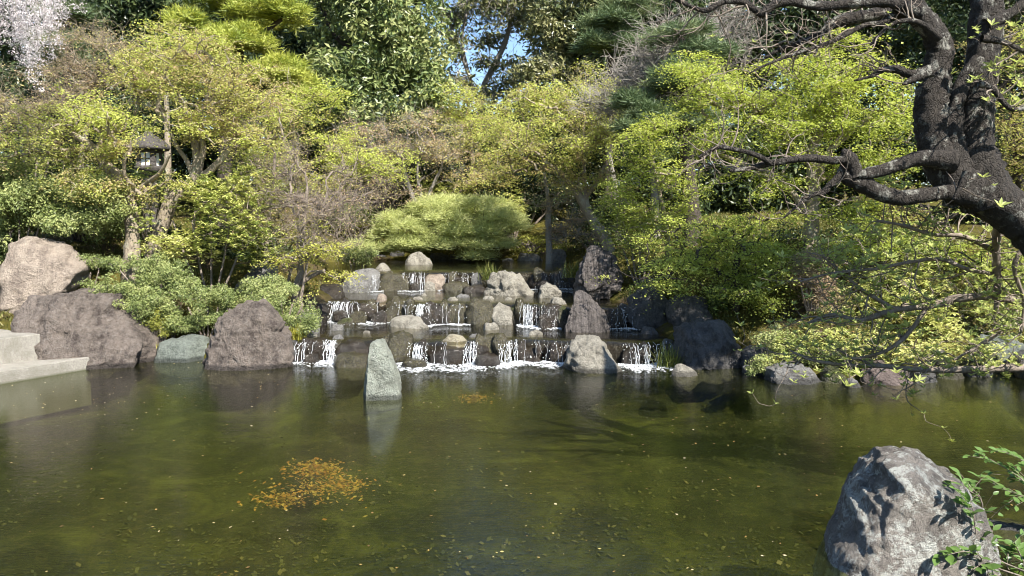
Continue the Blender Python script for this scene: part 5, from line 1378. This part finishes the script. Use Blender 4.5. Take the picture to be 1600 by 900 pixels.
tuft('fine grass tuft at the foot of the layered dark boulder', 1212, 582, 10.0, .3, .26, 140, L_YGRASS)
tuft('grass clump on the shaded rock under the lime boughs', 990, 470, 13.2, .36, .4, 100, L_GRASS)
tuft('tiny green tuft growing at the back of the granite landing', 18, 489, 11.9, .12, .12, 40, L_AZAL)
tuft('small yellow moss tuft between the purple boulder and the flat green stone', 245, 548, 11.4, .16, .14, 90, L_YGRASS)

# ---------------------------------------------------------------- stone lantern
ST = rock_mat('lantern_stone', (0.15, 0.13, 0.115), (0.075, 0.065, 0.06), (0.3, 0.28, 0.24), 0.4, crack=0.2, scale=2.0)
PAPER = plain_mat('white_paper', (0.82, 0.82, 0.78), 0.8, 0.04, 5, 0.1)
WOOD = plain_mat('dark_wood', (0.09, 0.06, 0.04), 0.7)
lp = P(233, 240, 16.8); gz = Hs(lp[0], lp[1])
ln = root('stone_lantern', (lp[0], lp[1], gz), 'stone lantern with broad dark hipped cap and a white window, among the left maples', 'lantern')
sc = 16.8 / FPX
def lathe(name, prof, n, mat, z0, rot=0.0, noise_amp=0.012):
    V = []; Q = []
    for j, (r_, z) in enumerate(prof):
        for i in range(n):
            a = rot + 2 * math.pi * i / n
            q = r_ * (1 + noise_amp * R.normal())
            V.append((q * math.cos(a), q * math.sin(a), z0 + z))
    for j in range(len(prof) - 1):
        for i in range(n): Q.append((j * n + i, j * n + (i + 1) % n, (j + 1) * n + (i + 1) % n, (j + 1) * n + i))
    V.append((0, 0, z0 + prof[-1][1])); k = len(V) - 1
    T = [(len(prof) * n - n + i, len(prof) * n - n + (i + 1) % n, k) for i in range(n)]
    return link(name, mesh(name, V, Q, T, smooth=n > 8), mat, parent=ln)
zc = P(233, 260, 16.8)[2] - gz            # foot of the light chamber
hb = 21 * sc
lathe('pedestal', [(.30, -.1), (.30, .12), (.17, .2), (.14, .3), (.14, zc - .2), (.2, zc - .14), (.3, zc - .06), (.3, zc)], 16, ST, 0)
ch = link('light_chamber', None, None) if False else None
bm = bmesh.new()
w = 0.15
def addbox(bm, x0, x1, y0, y1, z0, z1):
    vs = [bm.verts.new((x, y, z)) for z in (z0, z1) for x, y in ((x0, y0), (x1, y0), (x1, y1), (x0, y1))]
    for f in ((3, 2, 1, 0), (4, 5, 6, 7), (0, 1, 5, 4), (1, 2, 6, 5), (2, 3, 7, 6), (3, 0, 4, 7)): bm.faces.new([vs[i] for i in f])
def bmo(name, boxes, mat, parent, bev=0.006):
    bm = bmesh.new()
    for bx in boxes: addbox(bm, *bx)
    bmesh.ops.bevel(bm, geom=bm.edges[:], offset=bev, segments=1, affect='EDGES')
    me = bpy.data.meshes.new(name); bm.to_mesh(me); bm.free()
    return link(name, me, mat, parent=parent)
pw = 0.05
chm = bmo('light_chamber', [(sx - pw, sx + pw, sy - pw, sy + pw, zc, zc + hb) for sx in (-w, w) for sy in (-w, w)] + [(-w - pw - .01, w + pw + .01, -w - pw - .01, w + pw + .01, zc + hb, zc + hb + .05)], ST, ln)
for (x0, x1, y0, y1) in ((-w + .052, w - .052, -w - .02, -w + .005), (-w + .052, w - .052, w - .005, w + .02), (-w - .02, -w + .005, -w + .052, w - .052), (w - .005, w + .02, -w + .052, w - .052)):
    wn = bmo('window', [(x0, x1, y0, y1, zc + .01, zc + hb - .01)], PAPER, ln, .003)
bmo('muntin', [(-.012, .012, -w - .035, -w - .022, zc + .012, zc + hb - .012), (-w + .055, -.014, -w - .034, -w - .023, zc + hb * .5, zc + hb * .5 + .024), (.014, w - .055, -w - .034, -w - .023, zc + hb * .5, zc + hb * .5 + .024)], WOOD, ln, .002)
rz = zc + hb + .052
lathe('cap', [(.26, 0), (.40, .0), (.43, .05), (.40, .11), (.31, .20), (.20, .28), (.10, .33), (.09, .37), (.03, .41)], 14, ST, rz, .2)

# ---------------------------------------------------------------- old cherry leaning in from the right bank
def twigs(bg, tips, o, q, n, L0, D=None, depth=2, minr=0.003, upb=0.15, gnarl=0.16, start=0.2, r0=None, fwd=0.5):
    """side twigs along the limb o (points) with radii q; tips collects (point, direction) of the ends"""
    m = len(o)
    tg = nz(np.gradient(o, axis=0))
    for i in range(n):
        k = int(m * (start + (0.98 - start) * (i + R.random()) / n)); k = min(k, m - 1)
        d = nz(R.normal(0, 1, 3) * np.array([1, .8, .8]) + tg[k] * fwd + np.array([0, 0, upb]))
        L = L0 * R.uniform(0.45, 1.25)
        ps = [o[k]]; dd = d
        for s in range(5):
            dd = nz(dd + R.normal(0, gnarl * 1.6, 3) + np.array([0, 0, upb * 0.3]))
            ps.append(ps[-1] + dd * L / 5)
        ra = min(q[k] * 0.55, (r0 or 0.0085) * (L / 0.6) ** 0.5 + 0.001)
        rr = np.linspace(max(ra, minr), minr * 0.6, 6)
        oo, qq = crom(ps, rr, 2)
        bg.tube(oo, qq, 4 if depth > 1 else 3)
        tips.append((ps[-1], dd)); 
        if R.random() < 0.5: tips.append((ps[3], nz(dd + R.normal(0, .6, 3))))
        if depth > 1: twigs(bg, tips, oo, qq, 3 + int(R.random() * 2), L * 0.55, None, depth - 1, minr * 0.85, upb, gnarl, 0.25, r0, fwd)

def leaf_mesh(name, L, Wd, mat, curl=0.12):
    """one real leaf: ten triangles, base at the origin, pointing along +X"""
    xs = [0, .25, .5, .75, 1.0]; ws = [0.04, .8, 1.0, .66, 0.0]
    V = []; T = []
    for x, w_ in zip(xs, ws):
        z = -curl * L * x * x
        V += [(x * L, -w_ * Wd / 2, z + 0.12 * Wd * w_), (x * L, 0, z), (x * L, w_ * Wd / 2, z + 0.12 * Wd * w_)]
    Q = []
    for j in range(4):
        for c in range(2): Q.append((3 * j + c, 3 * j + c + 1, 3 * j + c + 4, 3 * j + c + 3))
    me = mesh(name, V, Q, tint=np.full(15, .5))
    me.materials.append(mat)
    return me

def sprout_mesh(name, L, mat, n=5):
    V = []; Q = []; tt = []
    for i in range(n):
        a = i * 2.4; d = nz(np.array([math.cos(a) * .8, math.sin(a) * .8, .75 - .1 * i])); s_ = nz(np.cross(d, np.array([0, 0, 1.]))); l = L * R.uniform(.7, 1.1)
        u = np.cross(s_, d) * l * .1
        k = len(V)
        V += [(0, 0, 0), d * l * .5 + s_ * l * .17 + u, d * l, d * l * .5 - s_ * l * .17 + u, d * l * .52 - u * .5]
        Q += [(k, k + 1, k + 2, k + 4), (k, k + 4, k + 2, k + 3)]
        tt += [R.uniform(.2, 1)] * 5
    me = mesh(name, V, Q, tint=tt); me.materials.append(mat)
    return me

OD = 6.6
od = root('old_cherry_tree', P(1800, 535, 6.3) * np.array([1, 1, 0]) + np.array([0, 0, 0.2]), 'old gnarled dark cherry with forked trunk leaning in from the right bank, nearly bare', 'tree')
ob = np.array(od.location)
TR = Geo(); LB = Geo(); BR = Geo(); TIPS = []; TIPL = []
def limb(geo, pts, D=OD, sides=14, wob=0.045, k=6, knots=0.0):
    pp = [P(a[0], a[1], a[3] if len(a) > 3 else D) for a in pts]
    rr = [a[2] * (a[3] if len(a) > 3 else D) / FPX for a in pts]
    o, q = crom(pp, rr, k)
    n = len(o)
    q = q * np.array([1 + 0.12 * noise.noise(Vector(p * 5.0)) + knots * max(0, noise.noise(Vector(p * 2.4 + 9))) for p in o])
    geo.tube(o, q, sides, wob)
    return o, q
# trunk and its two stems
limb(TR, [(1830, 640, 62, 6.35), (1790, 520, 54, 6.4), (1720, 450, 48, 6.45), (1655, 392, 37, 6.5), (1602, 346, 35), (1550, 310, 34), (1519, 280, 32), (1504, 255, 30)], sides=20, wob=.06, k=8)
limb(TR, [(1545, 320, 38), (1530, 275, 36), (1518, 230, 31), (1524, 170, 26), (1533, 110, 24), (1540, 50, 23), (1543, 0, 22), (1548, -60, 21), (1560, -160, 18), (1590, -300, 12)], sides=18, wob=.055, k=8)
limb(TR, [(1510, 300, 34), (1482, 268, 30), (1462, 230, 25), (1455, 190, 24), (1457, 150, 23), (1464, 110, 20), (1468, 75, 18), (1455, 45, 17), (1437, 22, 15), (1425, -10, 12), (1400, -60, 9)], D=OD - .05, sides=18, wob=.06, k=8, knots=.1)
limb(TR, [(1497, 262, 22), (1488, 215, 17, 6.5), (1492, 165, 14, 6.5), (1510, 120, 12), (1530, 92, 10)], D=6.52, sides=12, wob=.06)
# lower black limb, upper cut limb and the knob
lowl = limb(LB, [(1520, 306, 20), (1478, 301, 12), (1440, 306, 11), (1405, 309, 11), (1372, 300, 12), (1348, 287, 13), (1328, 278, 13), (1316, 272, 8)], D=6.45, wob=.07, knots=.2)
upl = limb(LB, [(1490, 252, 18), (1440, 247, 11), (1408, 256, 10), (1378, 266, 10), (1352, 272, 8), (1340, 273, 7)], D=6.4, wob=.06)
limb(LB, [(1338, 276, 11), (1334, 262, 10), (1326, 248, 12), (1319, 240, 8), (1314, 238, 3)], D=6.42, wob=.1)
A = limb(LB, [(1326, 248, 7), (1300, 251, 6), (1268, 247, 6), (1235, 250, 5.5), (1205, 255, 5), (1170, 263, 4), (1140, 267, 3)], D=6.4, sides=8, wob=.08)
B = limb(LB, [(1205, 255, 4.5), (1185, 244, 4), (1160, 236, 3.5), (1125, 230, 4), (1108, 236, 3), (1092, 246, 2)], D=6.35, sides=7, wob=.08)
Cc = limb(LB, [(1320, 256, 6), (1310, 275, 5.5), (1296, 290, 5), (1284, 302, 4.5), (1272, 304, 3.5), (1250, 318, 2.5), (1225, 340, 1.5)], D=6.45, sides=7, wob=.08)
# top limbs reaching left out over the water
D1 = limb(LB, [(1462, 55, 14), (1430, 22, 14), (1395, 18, 11), (1360, 24, 10), (1325, 30, 9), (1300, 38, 8), (1282, 52, 5), (1250, 68, 4.5), (1225, 74, 3), (1195, 90, 2)], D=6.4, sides=10, wob=.08)
D2 = limb(LB, [(1440, 20, 12), (1390, 4, 9), (1330, 6, 8), (1280, 10, 7), (1235, 3, 6.5), (1205, 10, 7), (1191, 22, 6), (1178, 14, 5), (1160, 3, 5), (1130, 3, 4.5), (1104, 16, 4), (1085, 12, 3), (1062, 2, 3), (1040, -8, 2)], D=6.2, sides=9, wob=.08)
D3 = limb(LB, [(1400, 18, 6), (1380, 35, 5), (1350, 40, 4), (1300, 65, 3.5), (1255, 80, 2.5), (1205, 98, 2), (1170, 115, 1.2)], D=6.25, sides=7, wob=.08)
D4 = limb(LB, [(1455, 110, 11), (1432, 116, 8), (1418, 114, 6), (1398, 108, 6), (1378, 110, 5), (1365, 118, 3), (1335, 126, 1.5)], D=6.35, sides=8, wob=.12)
D5 = limb(LB, [(1456, 112, 8), (1436, 120, 7), (1420, 127, 5), (1410, 132, 2)], D=6.3, sides=7, wob=.12)
D6 = limb(LB, [(1540, 40, 12), (1580, 20, 8), (1620, -10, 6), (1680, -40, 5)], D=6.5, sides=8)
D7 = limb(LB, [(1534, 60, 6), (1568, 66, 4.5), (1600, 80, 3.5), (1640, 90, 3)], D=6.2, sides=7)
D8 = limb(LB, [(1530, 130, 6), (1552, 140, 4.5), (1580, 170, 4), (1620, 165, 3)], D=6.2, sides=7)
D9 = limb(LB, [(1470, 60, 7), (1445, 40, 5), (1420, 32, 4), (1390, 40, 3), (1360, 70, 2)], D=6.1, sides=7)
for (o, q), n, L in ((A, 14, .35), (B, 14, .4), (Cc, 11, .35), (D1, 18, .5), (D2, 24, .55), (D3, 16, .5), (D4, 10, .4), (D9, 9, .45), (D6, 7, .5)):
    twigs(BR, TIPS, o, q, n, L, depth=2, gnarl=.22, start=.35)
for (o, q), n, L in ((D7, 8, .45), (D8, 8, .4)):
    twigs(BR, TIPL, o, q, n, L, depth=2, gnarl=.2, start=.2)
twigs(BR, TIPL, *limb(LB, [(1512, 270, 8), (1500, 292, 4), (1490, 312, 2)], D=6.2, sides=6), 4, .3, depth=1)
# low limbs sweeping down over the water at the right
E = []
MAIN_LIMBS = LB; LB = Geo()
E.append(limb(LB, [(1690, 575, 7, 7.6), (1600, 575, 6.5, 7.6), (1530, 577, 6, 7.6), (1470, 578, 5, 7.6), (1430, 577, 4.5, 7.6), (1380, 572, 4, 7.6), (1330, 571, 3, 7.7), (1270, 563, 2.2, 7.7), (1235, 548, 1.6, 7.8)], sides=7, wob=.1))
E.append(limb(LB, [(1690, 470, 7, 7.4), (1600, 470, 6, 7.4), (1550, 464, 6, 7.4), (1500, 466, 6, 7.4), (1450, 478, 6, 7.5), (1400, 484, 5, 7.5), (1345, 500, 4, 7.6), (1300, 492, 3, 7.7), (1262, 505, 2, 7.7)], sides=7, wob=.12))
E.append(limb(LB, [(1560, 350, 7, 6.9), (1556, 385, 6, 7.2), (1558, 420, 6, 7.3), (1558, 460, 5.5, 7.4), (1556, 490, 3, 7.4)], sides=8, wob=.1))
E.append(limb(LB, [(1557, 395, 5, 7.25), (1530, 380, 4, 7.2), (1500, 368, 3.5, 7.1), (1455, 366, 3, 7.1), (1410, 352, 2.5, 7.0), (1370, 345, 2, 7.0)], sides=6, wob=.1))
E.append(limb(LB, [(1690, 520, 6, 7.5), (1610, 505, 5, 7.5), (1570, 515, 4, 7.5), (1530, 540, 3, 7.5), (1490, 562, 2, 7.5)], sides=6, wob=.1))
E.append(limb(LB, [(1557, 430, 4, 7.35), (1510, 420, 3.5, 7.3), (1470, 405, 3, 7.3), (1420, 410, 3, 7.3), (1370, 420, 2.5, 7.4), (1310, 425, 2, 7.4), (1250, 440, 1.4, 7.5)], sides=6, wob=.1))
E.append(limb(LB, [(1450, 478, 4, 7.5), (1420, 520, 3.5, 7.5), (1390, 545, 3, 7.5), (1360, 556, 2.5, 7.6), (1330, 560, 1.5, 7.6)], sides=6, wob=.1))
E.append(limb(LB, [(1640, 330, 6, 7.0), (1600, 385, 4, 7.1), (1585, 420, 3.5, 7.1), (1600, 470, 3, 7.2), (1595, 520, 2, 7.2)], sides=6, wob=.1))
E.append(limb(LB, [(1400, 484, 3.5, 7.5), (1350, 455, 3, 7.5), (1320, 430, 2.2, 7.5), (1285, 400, 1.4, 7.5)], sides=6, wob=.1))
for (o, q), n, L in zip(E, (34, 36, 10, 26, 14, 30, 18, 16, 18), (.5, .5, .4, .5, .45, .5, .42, .5, .45)):
    twigs(BR, TIPL, o, q, n, L, depth=2, gnarl=.2, start=.15, upb=.22)
link('trunk', TR.mesh('trunk', ob), B_OLD, parent=od)
link('limbs', MAIN_LIMBS.mesh('limbs', ob), B_OLD, parent=od)
link('low_limbs', LB.mesh('low_limbs', ob), B_TWIG, parent=od)
link('twigs', BR.mesh('twigs', ob), B_TWIG, parent=od)['kind'] = 'stuff'
# leaf sprouts at the twig ends: the most forward ones singly, the rest joined
SP = [sprout_mesh('leaf_sprout', .055, L_BUD, 5), sprout_mesh('leaf_sprout', .075, L_BUD, 6), sprout_mesh('leaf_sprout', .045, L_BUD, 4)]
allt = [(p, d, R.uniform(.7, 1.15)) for p, d in TIPL] + [(p, d, .5) for p, d in TIPS if R.random() < .12]
allt = [t for t in allt if R.random() < .8]
def in_view(p):
    d = p - CAM; yy = d[1] * _c - d[2] * _s; zz = d[1] * _s + d[2] * _c
    px = 800 + FPX * d[0] / yy; py = 450 - FPX * zz / yy
    return -5 < px < 1605 and -5 < py < 905
view_t = [t for t in allt if in_view(t[0])]
random.shuffle(view_t)
from mathutils import Euler
for p, d, s_ in view_t[:290]:
    o = link('leaf_sprout', random.choice(SP), None, parent=od)
    o.location = p - ob
    o.rotation_euler = Euler((R.uniform(-.6, .6), R.uniform(-.6, .6), R.uniform(0, 6.28)))
    o.scale = (s_ * 1.35,) * 3
rest = view_t[290:] + [t for t in allt if not in_view(t[0])]
if rest:
    V = []; Q = []; T = []
    for p, d, s_ in rest:
        me = SP[int(R.integers(0, 3))]
        v = np.array([x.co[:] for x in me.vertices]); a = R.uniform(0, 6.28)
        rot = np.array([[math.cos(a), -math.sin(a), 0], [math.sin(a), math.cos(a), 0], [0, 0, 1]])
        k = sum(len(x) for x in V)
        V.append(v @ rot.T * s_ + p - ob)
        Q += [[i + k for i in f.vertices] for f in me.polygons]; T += [x.value for x in me.attributes['tint'].data]
    o = link('small_leaves', mesh('small_leaves', np.concatenate(V), Q, tint=T), L_BUD, parent=od); o['kind'] = 'stuff'

# ---------------------------------------------------------------- weeping cherry top left
wc = root('weeping_cherry_tree', np.array([P(-140, 400, 12.5)[0], 12.5, Hs(P(-140, 400, 12.5)[0], 12.5)]), 'weeping cherry hanging pale pink blossom strands at the upper left corner', 'tree')
wb = np.array(wc.location)
T1 = Geo(); T2 = Geo(); BC = []
o, q = crom([wb - np.array([0, 0, .2]), P(-140, 250, 12.5), P(-125, 100, 12.5), P(-90, -20, 12.4), P(-40, -90, 12.2), P(10, -120, 12)], [.2, .16, .14, .1, .06, .03], 6)
T1.tube(o, q, 10, .05)
for i in range(78):
    px, py = R.uniform(-60, 105), R.uniform(-110, 10)
    Dd = R.uniform(11.4, 12.8); p = P(px, py, Dd)
    top = o[-10] + (p - o[-10]) * .6 + np.array([0, 0, .35])
    lim = 90 + 40 * math.sin(px * .05) - max(0, px - 30) * .75
    Ls = max(0.25, (lim - py) * Dd / FPX * R.uniform(.6, 1.05))
    end = p + np.array([R.normal(0, .08) + .25 * Ls * .5, R.normal(0, .1), -Ls])
    mid = p + np.array([.12, 0, -.06])
    oo, qq = crom([o[-8], top, p, mid + (end - mid) * .4, end], [.012, .008, .005, .003, .0018], 4)
    T2.tube(oo, qq, 4)
    nb = int(Ls * 26)
    for k in range(nb):
        t = R.random(); c = mid + (end - mid) * t
        BC.append(c + R.normal(0, .045, 3))
link('trunk', T1.mesh('trunk', wb), B_DARK, parent=wc)
link('branches', T2.mesh('branches', wb), B_GREY, parent=wc)
BC = np.array(BC)
link('blossom', crown_mesh('blossom', BC, np.clip(R.normal(.55, .25, len(BC)), 0, 1), 'broad', .03, 8, .06, wb), L_BLOOM, parent=wc)

# ---------------------------------------------------------------- leafy shrub in the near right corner
LM = [leaf_mesh('leaf', .075, .036, L_NEAR), leaf_mesh('leaf', .06, .03, L_NEAR), leaf_mesh('leaf', .05, .026, L_NEAR)]
def near_shrub(label, foot, stems, nmax, seed):
    r = root('leafy_shrub', foot, label, 'shrub', 'leafy shrubs in the near right corner')
    fb = np.array(foot); G = Geo(); sites = []
    for D, pts in stems:
        pp = [fb - np.array([0, 0, .1])] + [P(a[0], a[1], a[2]) for a in pts]
        o, q = crom(pp, np.linspace(.006, .0016, len(pp)), 6)
        G.tube(o, q, 5)
        tg = nz(np.gradient(o, axis=0))
        for k in range(len(o) // 4, len(o)):
            for s_ in (-1, 1):
                sites.append((o[k], tg[k], s_))
            if k % 3 == 0 and k < len(o) - 2:
                d = nz(tg[k] + R.normal(0, .7, 3)); L = R.uniform(.08, .2)
                tw, tq = crom([o[k], o[k] + d * L * .5 + np.array([0, 0, .01]), o[k] + d * L], [.002, .0016, .001], 4)
                G.tube(tw, tq, 4); t2 = nz(np.gradient(tw, axis=0))
                for j in range(2, len(tw), 2):
                    for s_ in (-1, 1): sites.append((tw[j], t2[j], s_))
                sites.append((tw[-1], t2[-1], 0))
    random.shuffle(sites)
    link('stems', G.mesh('stems', fb), B_TWIG, parent=r)
    for p, t, s_ in sites[:nmax]:
        o = link('leaf', random.choice(LM), None, parent=r)
        side = nz(np.cross(t, np.array([0, 0, 1.]))) * s_
        d = nz(t * .55 + side * .9 + R.normal(0, .22, 3) + np.array([0, 0, .12]))
        up = nz(np.array([R.normal(0, .3), R.normal(0, .3) - .15, 1.0])); y = nz(np.cross(up, d)); u = np.cross(d, y)
        from mathutils import Matrix
        o.rotation_euler = Matrix((tuple(d), tuple(y), tuple(u))).transposed().to_euler()
        o.location = p - fb
        o.scale = (R.uniform(.75, 1.15),) * 3
    return r
f1 = np.array([4.1, 4.75, Hs(4.1, 4.75)])
near_shrub('bright leafy shoots reaching left over dark water at the right edge', f1,
           [(4.9, [(1640, 800, 4.9), (1600, 752, 4.9), (1565, 728, 4.95), (1530, 708, 5.0)]), (4.9, [(1650, 800, 4.9), (1610, 780, 4.85), (1570, 765, 4.85), (1545, 752, 4.9)]),
            (4.9, [(1660, 780, 4.9), (1620, 735, 4.9), (1590, 715, 4.9), (1570, 706, 5)]), (4.9, [(1650, 790, 4.8), (1600, 775, 4.8), (1570, 790, 4.8)]), (4.9, [(1660, 770, 5.0), (1610, 755, 5.0), (1580, 745, 5.05)])], 230, 1)
f2 = np.array([3.15, 3.85, Hs(3.15, 3.85)])
near_shrub('low leafy shrub with dark sprays lying against the lichen spotted rock', f2,
           [(4.2, [(1560, 900, 4.2), (1530, 868, 4.16), (1505, 862, 4.12), (1478, 868, 4.1)]), (4.2, [(1570, 880, 4.25), (1545, 850, 4.25), (1555, 845, 4.3)]), (4.2, [(1590, 900, 4.3), (1575, 868, 4.35), (1580, 850, 4.4)]),
            (4.2, [(1540, 880, 4.2), (1525, 830, 4.18), (1520, 795, 4.17), (1505, 785, 4.15)]), (4.2, [(1600, 910, 4.3), (1600, 880, 4.3), (1590, 860, 4.35)]), (4.2, [(1550, 900, 4.2), (1540, 880, 4.2), (1520, 890, 4.15)])], 270, 2)
f3 = np.array([2.85, 4.72, -0.3])
near_shrub('small leafy sprig standing on the shoulder of the lichen spotted rock', f3,
           [(4.7, [(1535, 800, 4.65), (1512, 765, 4.5), (1490, 752, 4.4), (1470, 750, 4.35)]), (4.7, [(1535, 800, 4.65), (1515, 760, 4.5), (1500, 740, 4.45)]), (4.7, [(1535, 800, 4.65), (1520, 770, 4.6), (1525, 760, 4.6)])], 60, 3)
